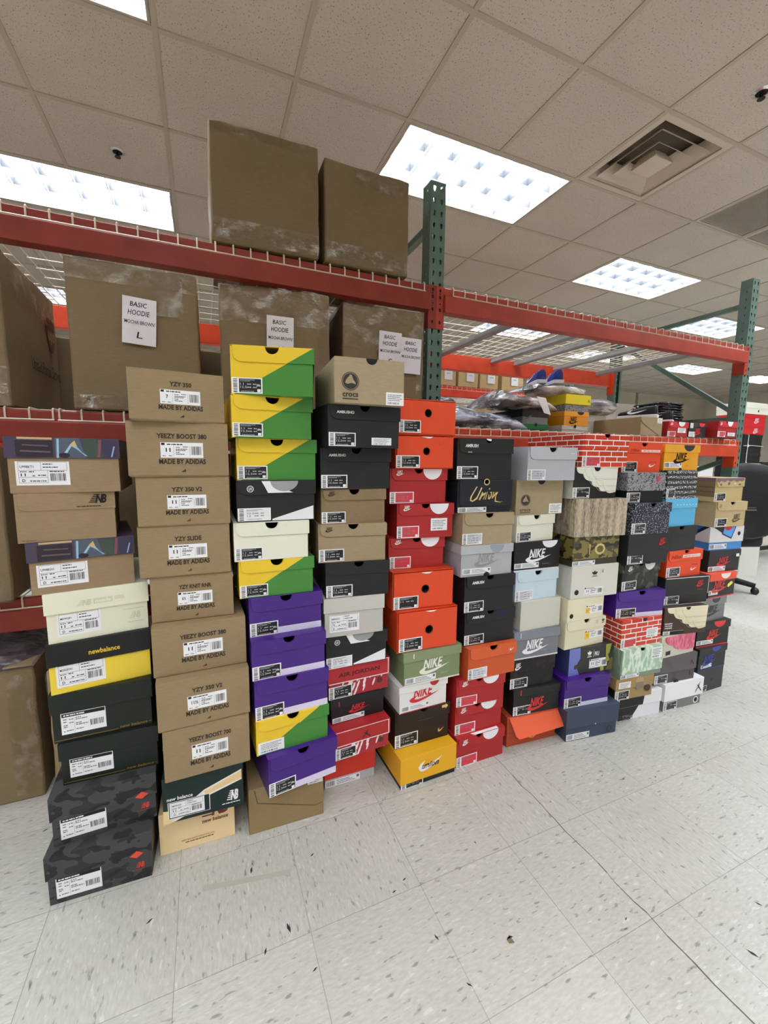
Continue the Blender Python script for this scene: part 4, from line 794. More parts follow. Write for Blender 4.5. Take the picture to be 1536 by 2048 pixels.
shoebox('5g', 'drawer', 'lower large orange drawer box', ORG, notch=(.01, .5, .0135), dec=[('N', .02, .03, .4, .35, NLB, SB), ('p', 0, .98, 0, .98, ((226, 222, 222), [(.44, .965), (.64, .965), (.58, .93), (.52, .93)]))])
shoebox('5h', 'cap', 'olive green box with white base stripe', (122, 136, 98), (128, 142, 104), .28, dec=[('_nike', .26, .26, .8, .74, (224, 226, 214)), ('r', 0, .0, 1, .045, (220, 220, 208)), ('_S', .02, .06, .56, .24), ('d', .64, .2, .78, .22, (150, 164, 128)), ('r', .15, .82, .165, .96, (216, 218, 206))])
shoebox('5i', 'cap', 'white box with red tick', (220, 219, 216), None, .26, dec=[('_nike', .2, .3, .84, .82, (196, 46, 52)), ('_S', .03, .06, .62, .24), ('^half', .62, .985, .82, .985, (176, 44, 44)), ('r', .02, .0, .98, .03, (190, 54, 50))])
shoebox('5j', 'flap', 'dark brown box with gold tick', (46, 32, 22), None, .34, (0.02, .015), dec=[('sw', .8, .18, .92, .3, (206, 170, 90)), ('p', 0, .9, 0, .9, ((214, 186, 120), [(.86, .86), (.93, .86), (.93, .82), (.98, .9), (.93, .97), (.93, .94), (.86, .94)])), ('d', .42, .64, .7, .655, (140, 120, 90)), ('N', .0, .02, .42, .38, NLB, SB)])
shoebox('5k', 'cap', 'mustard yellow box with black base', (34, 33, 32), (222, 166, 30), .83, dec=[('sw', .3, .42, .74, .76, WHITE), ('t', .36, .5, .68, .68, 'union', BLACK, .35, .03), ('_N', .0, .0, .4, .16, NLB, ('11',)), ('_r', .42, .01, 1, .15, (40, 40, 40))], side=[('t', .0, .34, .5, .76, 'union', BLACK, .35, .03)])
shoebox('6a', 'flap', 'dented black box with white lettering', BLK, None, .36, (0.06, .015), dec=[('t', .13, .78, .36, .86, 'AMBUSH', WHITE, .1, .03), ('N', .0, .03, .38, .33, NLB, SB), ('p', 0, .96, 0, .96, (WHT, [(.5, .99), (.6, .985), (.59, .93), (.52, .96)])), ('d', .18, .66, .25, .675, WHITE)])
shoebox('6b', 'flap', 'navy box with gold script', (28, 32, 44), None, .8, (0.0, .012), dec=[('S', .01, .01, .54, .17), ('ring', .465, .94, .575, .94, (206, 184, 118)),
    ('p', 0, .5, 0, .5, ((208, 184, 118), [(.33, .8), (.35, .8), (.25, .5), (.24, .4), (.27, .38), (.34, .48), (.42, .78), (.44, .76), (.35, .42), (.27, .34), (.22, .37), (.22, .48)]), ((208, 184, 118), [(.38, .4), (.44, .64), (.455, .62), (.47, .58), (.5, .63), (.515, .62), (.47, .4), (.46, .41), (.49, .56), (.44, .5), (.4, .38)]), ((208, 184, 118), [(.53, .64), (.545, .64), (.51, .4), (.495, .4)]), ((208, 184, 118), [(.56, .73), (.58, .76), (.585, .72), (.57, .7)]), ((208, 184, 118), [(.58, .62), (.62, .64), (.62, .5), (.58, .4), (.55, .42), (.56, .56), (.575, .54), (.57, .45), (.6, .5), (.605, .6)]), ((208, 184, 118), [(.65, .64), (.665, .62), (.64, .5), (.7, .62), (.74, .63), (.7, .48), (.7, .36), (.78, .32), (.84, .35), (.78, .3), (.68, .33), (.685, .48), (.72, .58), (.64, .44), (.62, .42)]))])
shoebox('6c', 'flap', 'kraft box with grey size label', KC, None, .37, (0.02, .017), dec=[('N', .0, .03, .39, .37, NLG, SB)])
shoebox('6d', 'cap', 'silver grey box with tonal tick', (166, 168, 172), (172, 174, 178), .28, dec=[('_nike', .25, .28, .76, .72, (140, 141, 146)), ('_S', .03, .08, .58, .26), ('halfup', .44, .003, .56, .003, (40, 40, 42)), ('^half', .54, .985, .82, .985, (146, 152, 158))])
for k_, look, dec in (('6e', 'black box with open thumb notch', []), ('6f', 'black box with navy disc', [('^p', 0, .9, 0, .9, ((26, 32, 62), circ(.75, .985, .16, .22, 14, PI, 2*PI)))])):
    shoebox(k_, 'flap', look, BLK, None, .34, (0.0, .015), dec=[('t', .13, .8, .37, .88, 'AMBUSH', WHITE, .15, .03), ('N', .0, .03, .39, .32, NLB, SB)] + dec)
shoebox('6g', 'flap', 'burnt orange box with small white tick', (196, 84, 40), (206, 92, 46), .36, (0.02, .018), dec=[('sw', .86, .74, .95, .83, WHITE), ('N', .0, .03, .4, .36, (196, 204, 212), ('11', '12'))])
REDM = [('nike', .1, .75, .24, .93, WHITE), ('^p', 0, .9, 0, .9, (WHT, circ(.7, .985, .17, .28, 16, PI, 2*PI)))]
for k_, look in (('6h', 'red box under a burnt orange one'), ('6i', 'middle one of three red boxes'), ('6j', 'red box with white stripe over its lid')):
    shoebox(k_, 'flap', look, RED, (168, 38, 40), .36, (-.04, .015), dec=REDM + [('N', .0, .0, .43, .36, NLR, ('11',))])
shoebox('7a', 'flap', 'pale grey box with empty white label', (172, 175, 182), (178, 180, 187), .37, (0.0, .018), dec=[('N', .0, .02, .37, .33, (182, 184, 194), SB), ('r', .87, .8, .96, .83, (200, 202, 206))])
shoebox('7b', 'plain', 'kraft box with small round badge', KC, dec=[('half', .44, .997, .6, .997, (22, 18, 15)), ('badge', .2, .42, .0225, 0, (64, 56, 44), KC), ('t', .09, .1, .31, .17, 'crocs', (84, 70, 50), 0, .02), ('r', .09, .06, .31, .08, (84, 70, 50)), ('P', .71, .02, .99, .31)])
shoebox('7c', 'flap', 'small cream box with dark label', (218, 218, 202), None, .36, (0.02, .017), dec=[('N', .0, .02, .4, .38, (58, 58, 60), SB, True)])
shoebox('7d', 'cap', 'black box with white tick', (26, 26, 28), None, .26, dec=[('_nike', .24, .28, .8, .74, WHITE), ('_S', .01, .1, .54, .28), ('^p', 0, .9, 0, .9, (WHT, circ(.75, 1.0, .17, .24, 16, PI, 2*PI))), ('r', 0, 0, 1, .05, (214, 214, 214)), ('d', .62, .2, .76, .215, (120, 120, 120))], side=[('r', 0, 0, 1, .05, (214, 214, 214))])
shoebox('7e', 'flap', 'light blue box', (190, 209, 220), None, .36, (0.02, .018), dec=[('N', .0, .02, .42, .36, (196, 198, 206), SB)])
shoebox('7f', 'plain', 'plain pale grey box without print', (196, 196, 184))
shoebox('7g', 'cap', 'slate grey box with white tick', (116, 119, 128), (124, 128, 138), .3, dec=[('_nike', .18, .16, .78, .66, WHITE), ('r', 0, .0, 1, .05, (214, 216, 220)), ('r', .12, .78, .135, .96, (210, 212, 216)), ('d', .6, .22, .74, .24, (150, 152, 160))])
shoebox('7h', 'cap', 'scuffed black box with white mark', m_speck((36, 34, 33), (58, 38, 36), (50, 46, 44), 26, .62), None, .44, dec=[('nike', .08, .66, .24, .9, WHITE), ('_N', .0, .02, .4, .36, NLB, SB)])
shoebox('7i', 'cap', 'black box with red tick and red base', (38, 39, 40), None, .28, dec=[('_nike', .3, .12, .76, .6, (206, 52, 48)), ('_N', .0, .03, .38, .36, NLB, ('8',)), ('r', .38, 0, 1, .035, (196, 56, 48)), ('r', .13, .78, .15, .98, (190, 60, 52))])
shoebox('7j', 'plain', 'orange box with its flap hanging open', (178, 72, 40), dec=[('ring', .42, .3, .6, .3, (214, 186, 90)), ('disc', .44, .3, .58, .3, (52, 40, 30)), ('sw', .47, .24, .56, .4, (214, 186, 90)), ('r', .0, .46, 1, .47, (140, 54, 30))])
shoebox('8a', 'flap', 'red brick print box with white joints', m_brick(), m_brick(), .46, (0.02, .016), dec=[('_N', .0, .02, .4, .32, NLR, SB)], ov=.003, rad=.014)
WAVE = [(.05, .96), (.2, .79), (.4, .55), (.57, .36), (.76, .22), (.98, .2)]
FEA = [(.42, .98, .2), (.6, .98, .22), (.5, .72, .18), (.68, .72, .2), (.64, .52, .16), (.82, .5, .16)]
shoebox('8b', 'plain', 'black box with white feather flap', (34, 35, 36), dec=[('N', .0, .02, .38, .36, NLB, ('8',), True), ('flapwave', 0, .5, 0, .5, (222, 222, 208), WAVE, (176, 178, 168), FEA), ('half', .44, .998, .58, .998, (18, 18, 18), .0052)], side=[('r', 0.02, .0, 1, 1, (196, 202, 186))])
shoebox('8c', 'plain', 'plush beige fur-covered box', m_plush())
GOLD = m_camo((126, 112, 62), (78, 72, 44), (56, 53, 38), 20, .12)
shoebox('8d', 'cap', 'shiny gold mottled box', (64, 62, 44), GOLD, .78, dec=[('S', .0, .01, .5, .17), ('p', 0, .5, 0, .5, ((196, 182, 120), circ(.58, .55, .12, .2, 9)), ((104, 94, 52), circ(.58, .55, .08, .13, 7)), ((196, 182, 120), [(.34, .38), (.36, .38), (.36, .74), (.34, .74)]))], side=[('r', 0, 0, 1, .2, (70, 66, 40))], ov=.003)
shoebox('8e', 'plain', 'large white box with three-leaf mark', (208, 206, 196), dec=[('tre', .42, .64, .54, .82, BLACK), ('r', .6, .7, .605, .86, (150, 150, 146)), ('d', .63, .74, .67, .84, (160, 160, 156)), ('disc', .075, .2, .165, .2, (34, 30, 30)), ('Z', .28, .08, .68, .32, '11')])
shoebox('8f', 'plain', 'cream box with yellow size sticker and black hole', (220, 213, 184), dec=[('disc', .06, .25, .16, .25, (30, 28, 26)), ('Z', .5, .24, .98, .62, '11'), ('r', .5, .26, .6, .52, (226, 190, 50), .0009), ('t', .53, .32, .57, .44, '11', BLACK, 0, .02)])
shoebox('8g', 'flap', 'cream box with front flap and yellow sticker', (214, 208, 180), (218, 212, 186), .35, (0.02, .016), dec=[('_Z', .5, .26, .98, .54, '11'), ('_r', .5, .26, .62, .5, (226, 190, 50), .0009), ('_t', .535, .32, .585, .43, '11', BLACK, 0, .02), ('tre', .9, .76, .98, .93, (90, 88, 80)), ('r', .74, .77, .82, .92, (200, 196, 170))])
shoebox('8h', 'plain', 'dark box with blue and green corner patches', (60, 62, 58), dec=[('p', .5, .5, .5, .5, ((108, 118, 184), [(0, 0), (.24, 0), (.16, .34), (.25, .62), (.24, 1), (0, 1)]), ((62, 64, 62), circ(.15, .3, .035, .09)), ((150, 152, 60), [(.82, 1), (.98, 1), (1.0, .8), (.88, .6), (.93, .36), (.84, .3)]), ((108, 100, 60), [(.84, .0), (1, .0), (1, .5), (.92, .4), (.9, .2)]), ((168, 164, 70), [(.72, .0), (.8, .0), (.8, .14), (.72, .2)]), ((40, 42, 40), [(.91, .62), (1, .78), (1, 1), (.95, 1)])), ('tre', .4, .6, .5, .84, WHITE), ('r', .54, .58, .545, .86, WHITE, .0014), ('t', .57, .62, .67, .78, 'FKU', WHITE, 0, .03), ('Z', .46, .16, .87, .5, '11')], side=[('r', 0, 0, 1, 1, (58, 66, 118))])
shoebox('8i', 'flap', 'purple box over a navy one', PUR, None, .36, (0.0, .017), dec=[('_r', .37, .0, 1, .15, (200, 202, 222)), ('_N', .005, .0, .385, .35, NLB, SB, True)], rough=.32)
shoebox('8j', 'cap', 'wide navy box with round emblem', (56, 66, 88), (60, 70, 92), .58, dec=[('S', .01, .02, .46, .22), ('ring', .8, .16, .91, .16, (36, 42, 58)), ('sw', .83, .11, .88, .22, (36, 42, 58)), ('disc', .535, .46, .555, .46, WHITE, .003)], ov=.005)
shoebox('9a', 'flap', 'orange box with white tick and white bar', (224, 76, 40), None, .35, (.04, .016), dec=[('r', .46, .68, .96, .76, (230, 228, 226)), ('t', .48, .695, .94, .745, 'LIMITED EDITION', (200, 90, 60), 0, .02), ('t', .18, .69, .4, .79, 'Nike', (170, 50, 30), .2, .03), ('_sw', .7, .17, .88, .28, WHITE), ('d', .7, .33, .9, .36, (170, 50, 30)), ('_N', .0, .0, .4, .36, NLB, SB)])
shoebox('9b', 'cap', 'grey speckled lid over black base', (30, 31, 32), m_speck((146, 147, 150), (60, 60, 62), (96, 96, 98), 170, .6), .6, dec=[('nike', .74, .68, .9, .9, (214, 76, 76)), ('_N', .0, .02, .36, .34, (58, 60, 62), ('9', '10.5'), True)], ov=.003)
shoebox('9c', 'flap', 'navy box with white paint splatter', m_speck((46, 52, 66), (168, 172, 180), (30, 34, 44), 190, .6), None, .3, (.02, .015), dec=[('_N', .0, .02, .37, .36, (60, 62, 64), ('8', '9.5'), True)])
shoebox('9d', 'cap', 'charcoal box with red tick mark', CHAR, None, .7, dec=[('nike', .74, .6, .93, .84, (198, 44, 54)), ('d', .78, .5, .92, .53, (70, 60, 60)), ('N', .0, .02, .38, .34, (58, 60, 62), ('9',), True), ('halfup', .46, .003, .56, .003, (20, 20, 20), .006)], ov=.003)
shoebox('9e', 'flap', 'charcoal box with faint paisley print', m_speck((58, 60, 56), (84, 88, 70), (44, 46, 44), 30, .56), None, .34, (-.02, .014), dec=[('nike', .12, .72, .26, .9, WHITE), ('^p', 0, .9, 0, .9, (WHT, circ(.72, .985, .15, .28, 14, PI, 2*PI))), ('_N', .0, .03, .4, .36, (58, 60, 62), SB)])
shoebox('9f', 'flap', 'purple box with white line at lower corner', (70, 30, 132), None, .37, (.02, .017), dec=[('_r', .4, .0, 1, .17, (204, 206, 224)), ('_N', .005, .0, .42, .36, NLB, SB, True)], rough=.32)
shoebox('9g', 'plain', 'brick print box with white sticker', m_brick(), dec=[('N', .0, .02, .38, .32, NLR, SB), ('P', .62, .26, .91, .6), ('half', .5, .997, .62, .997, (30, 20, 18))])
shoebox('9h', 'flap', 'pale green marbled box', (120, 140, 122), m_marble((166, 198, 170), (218, 232, 216), 11), .84, (.0, .014), dec=[('P', .71, .56, .98, .95), ('S', .02, .01, .46, .14)], rad=.008, side=[('r', 0, 0, 1, 1, m_marble((122, 142, 124), (150, 170, 150), 9))], ov=.003)
shoebox('9i', 'cap', 'tan box with round grey window', (156, 130, 86), None, .48, dec=[('^p', 0, .7, 0, .7, ((128, 118, 100), circ(.62, .66, .11, .3)), ((172, 148, 104), circ(.62, .74, .11, .26, 12, 0, PI))), ('disc', .77, .4, .93, .4, (74, 56, 46), .0052), ('ring', .8, .4, .9, .4, (130, 110, 90)), ('P', .06, .55, .38, .84), ('_N', .0, .0, .38, .42, NLB, SB)], side=[('r', 0, 0, 1, .5, (40, 38, 34))])
shoebox('9j', 'cap', 'white box with black slanted half', (216, 218, 224), (222, 224, 228), .5, dec=[('^p', 0, .7, 0, .7, ((34, 34, 33), [(0, .51), (.56, .51), (.6, .99), (0, .99)])), ('_p', 0, .2, 0, .2, ((34, 34, 33), [(0, .0), (.3, .0), (.48, .49), (0, .49)])), ('_N', .02, .0, .36, .2, (58, 58, 60), ('9',), True)], ov=.003)
shoebox('10a', 'cap', 'amber box with black tick mark', (226, 160, 40), (230, 166, 48), .3, dec=[('_nike', .26, .26, .76, .68, (30, 26, 22)), ('_S', .02, .1, .52, .32), ('^p', 0, .9, 0, .9, ((56, 56, 58), circ(.68, .985, .16, .24, 14, PI, 2*PI))), ('d', .62, .16, .74, .2, (200, 140, 40)), ('halfup', .44, .003, .54, .003, (30, 26, 22))], side=[('r', .0, .0, 1, .66, (206, 144, 34))])
shoebox('10b', 'plain', 'charcoal box with rows of white scribble', m_script(), dec=[('N', .0, .02, .28, .36, (64, 66, 68), ('8',))])
shoebox('10c', 'cap', 'sky blue box with dotted lid', (90, 176, 218), (98, 182, 222), .34, dec=[('^p', 0, .8, 0, .8) + tuple(((214, 236, 244), circ(.36+.1*i, .78, .014, .025, 8)) for i in range(7))])
shoebox('10d', 'flap', 'plain charcoal box with thumb notch', (46, 48, 49), None, .4, (0.0, .016))
shoebox('10e', 'flap', 'orange box with white bar on its flap', (226, 78, 40), None, .4, (.04, .015), dec=[('r', .42, .72, .94, .83, (230, 228, 226)), ('t', .44, .74, .92, .8, 'LIMITED EDITION', (200, 90, 60), 0, .02), ('t', .1, .7, .36, .84, 'Nike', (170, 50, 30), .2, .03), ('_sw', .7, .2, .88, .32, WHITE), ('d', .74, .4, .9, .44, (170, 50, 30)), ('_N', .0, .02, .4, .38, (64, 66, 68), SB)])
shoebox('10f', 'cap', 'black box with white rim and red tick', (40, 41, 42), (46, 47, 48), .66, dec=[('nike', .7, .62, .9, .86, (198, 48, 56)), ('d', .74, .5, .88, .54, (110, 60, 60)), ('^r', 0, .975, 1, 1, (214, 214, 212)), ('^r', .988, .34, 1, 1, (206, 206, 204)), ('N', .0, .02, .34, .34, (56, 58, 60), ('9',), True), ('r', .34, .0, 1, .015, (206, 206, 204))], ov=.003)
shoebox('10g', 'plain', 'brown box with cream feather flap', (74, 54, 46), dec=[('S', .0, .02, .48, .15), ('r', .16, .02, .48, .145, (38, 36, 36), .0008), ('flapwave', 0, .5, 0, .5, (222, 215, 184), WAVE, (178, 170, 140), FEA), ('half', .47, .998, .58, .998, (20, 18, 17), .0052)] + [('t', .03, .4-.08*i, .2, .45-.08*i, s_, WHITE, 0, .03) for i, s_ in enumerate(('MODERN', 'VINTAGE', 'WINGS'))])
shoebox('10h', 'plain', 'pale box with pink marbled flap', (196, 194, 178), dec=[('flapwave', 0, .5, 0, .5, m_marble((206, 88, 116), (224, 122, 146), 12), [(.1, .82), (.35, .55), (.55, .3), (.99, .22)], (200, 90, 120), []), ('p', 0, .2, 0, .2, ((40, 40, 42), [(.14, .1), (.28, .12), (.28, .32), (.14, .3)]))])
shoebox('10i', 'cap', 'mauve grey box with dark jumping figure', (84, 78, 82), (92, 86, 90), .6, dec=[('jump', .84, .56, .94, .8, (56, 52, 56)), ('N', .0, .02, .32, .34, (62, 62, 64), ('9',), True), ('halfup', .46, .003, .58, .003, (20, 19, 20), .006), ('_d', .86, .14, .9, .32, (60, 56, 60))], ov=.004)
shoebox('10j', 'cap', 'white lid over grey base with ring', (120, 120, 120), (226, 227, 229), .63, dec=[('^jump', .8, .48, .97, .86, (70, 70, 74)), ('ring', .8, .17, .94, .17, (226, 226, 226)), ('disc', .83, .17, .91, .17, (20, 20, 20)), ('_N', .0, .0, .36, .32, (62, 62, 64), ('9',), True)], ov=.006)
shoebox('11a', 'flap', 'tan box with purple wavy border', (190, 172, 122), None, .38, (.03, .015), dec=[('^p', 0, .9, 0, .9, ((128, 100, 120), [(.02, .99), (.98, .99), (.98, .9), (.9, .84), (.82, .88), (.72, .82), (.6, .9), (.5, .84), (.38, .9), (.28, .82), (.16, .88), (.08, .8), (.02, .88)]), ((112, 84, 92), [(.12, .74), (.18, .78), (.2, .68), (.14, .68)]), ((110, 96, 110), [(.4, .8), (.48, .82), (.47, .72), (.4, .7)]), ((228, 214, 170), circ(.66, .76, .04, .04, 8)), ((116, 92, 96), [(.78, .74), (.86, .76), (.87, .68), (.79, .68)])), ('N', .0, .02, .4, .37, NLB, SB)], side=[('p', 0, 0, 0, 0, ((128, 110, 82), [(0, .2), (1, .2), (1, 1), (0, 1)]), ((96, 82, 60), [(0, .4), (1, .4), (1, .43), (0, .43)]), ((96, 82, 60), [(0, .6), (1, .6), (1, .63), (0, .63)]), ((116, 96, 112), [(0, .86), (1, .86), (1, 1), (0, 1)]), ((70, 56, 92), [(.4, .74), (.7, .74), (.7, .84), (.4, .84)]))])
shoebox('11b', 'flap', 'kraft box with brown tick', KG, None, .35, (.02, .016), dec=[('nike', .08, .78, .16, .92, (130, 108, 76)), ('_nike', .56, .16, .9, .5, (108, 86, 66)), ('N', .0, .02, .4, .35, NLB, SB)])
shoebox('11c', 'cap', 'white lid over bright blue base', (72, 138, 206), (210, 210, 210), .66, dec=[('^p', 0, .7, 0, .7, ((52, 46, 46), [(.08, .985), (.46, .985), (.36, .72)]), ((24, 34, 70), [(.36, .985), (.76, .985), (.64, .46), (.34, .68)]), ((86, 156, 224), [(.4, .97), (.73, .97), (.63, .52), (.37, .71)]), ((198, 52, 56), circ(.52, .985, .12, .15, 12, PI, 2*PI))), ('disc', .82, .68, .91, .68, (28, 28, 30)), ('_S', .02, .05, .54, .27)], side=[('p', 0, 0, 0, 0, ((24, 34, 70), [(.1, 1), (1, 1), (.7, .42), (.2, .62)]), ((30, 100, 172), [(.16, 1), (.92, 1), (.68, .48), (.24, .64)]))], ov=.003)
for k_, look, c1, c2, dec in (('11d', 'charcoal box with red tick and tiny sticker', (50, 51, 52), (52, 53, 54), [('_nike', .26, .26, .74, .68, (198, 52, 58)), ('_S', .0, .03, .56, .26), ('r', .86, .66, .96, .8, WHITE)]), ('11e', 'black box with orange lid and yellow tag', (44, 44, 45), (224, 80, 48), [('^p', 0, .9, 0, .9, ((226, 220, 218), circ(.58, .985, .19, .22, 14, PI, 2*PI))), ('_nike', .1, .2, .76, .7, (196, 54, 52)), ('_S', .0, .12, .36, .32), ('r', .0, .0, 1, .05, (196, 60, 54)), ('p', 0, .5, 0, .5, ((232, 220, 80), [(.72, .4), (.76, .36), (.92, .5), (.9, .58), (.84, .6), (.72, .48)]))]),
    ('11f', 'grey box with black tick', (116, 117, 121), (120, 121, 125), [('_nike', .2, .2, .86, .7, (54, 54, 58)), ('^p', 0, .9, 0, .9, ((62, 62, 64), circ(.6, .985, .16, .2, 12, PI, 2*PI)))]), ('11g', 'black box with red half-moon and red base', (38, 39, 39), (44, 45, 45), [('_nike', .3, .26, .76, .66, (198, 52, 52)), ('^p', 0, .9, 0, .9, ((212, 60, 54), circ(.66, .985, .18, .24, 14, PI, 2*PI))), ('_S', .0, .1, .52, .27), ('r', .0, .0, 1, .055, (190, 58, 54))]),
    ('11h', 'black box with blue tick', (40, 42, 42), (42, 44, 44), [('_nike', .14, .2, .66, .66, (46, 62, 150)), ('^p', 0, .9, 0, .9, ((52, 66, 150), circ(.6, .985, .17, .22, 14, PI, 2*PI))), ('_S', .1, .1, .5, .26), ('r', .0, .0, 1, .05, (46, 58, 130))])):
    shoebox(k_, 'cap', look, c1, c2, .3, dec=dec)
shoebox('11i', 'plain', 'plain charcoal box on the floor', (58, 60, 57), dec=[('disc', .52, .5, .6, .5, (20, 20, 20)), ('N', .1, .04, .4, .3, (56, 56, 58), ('9',))])
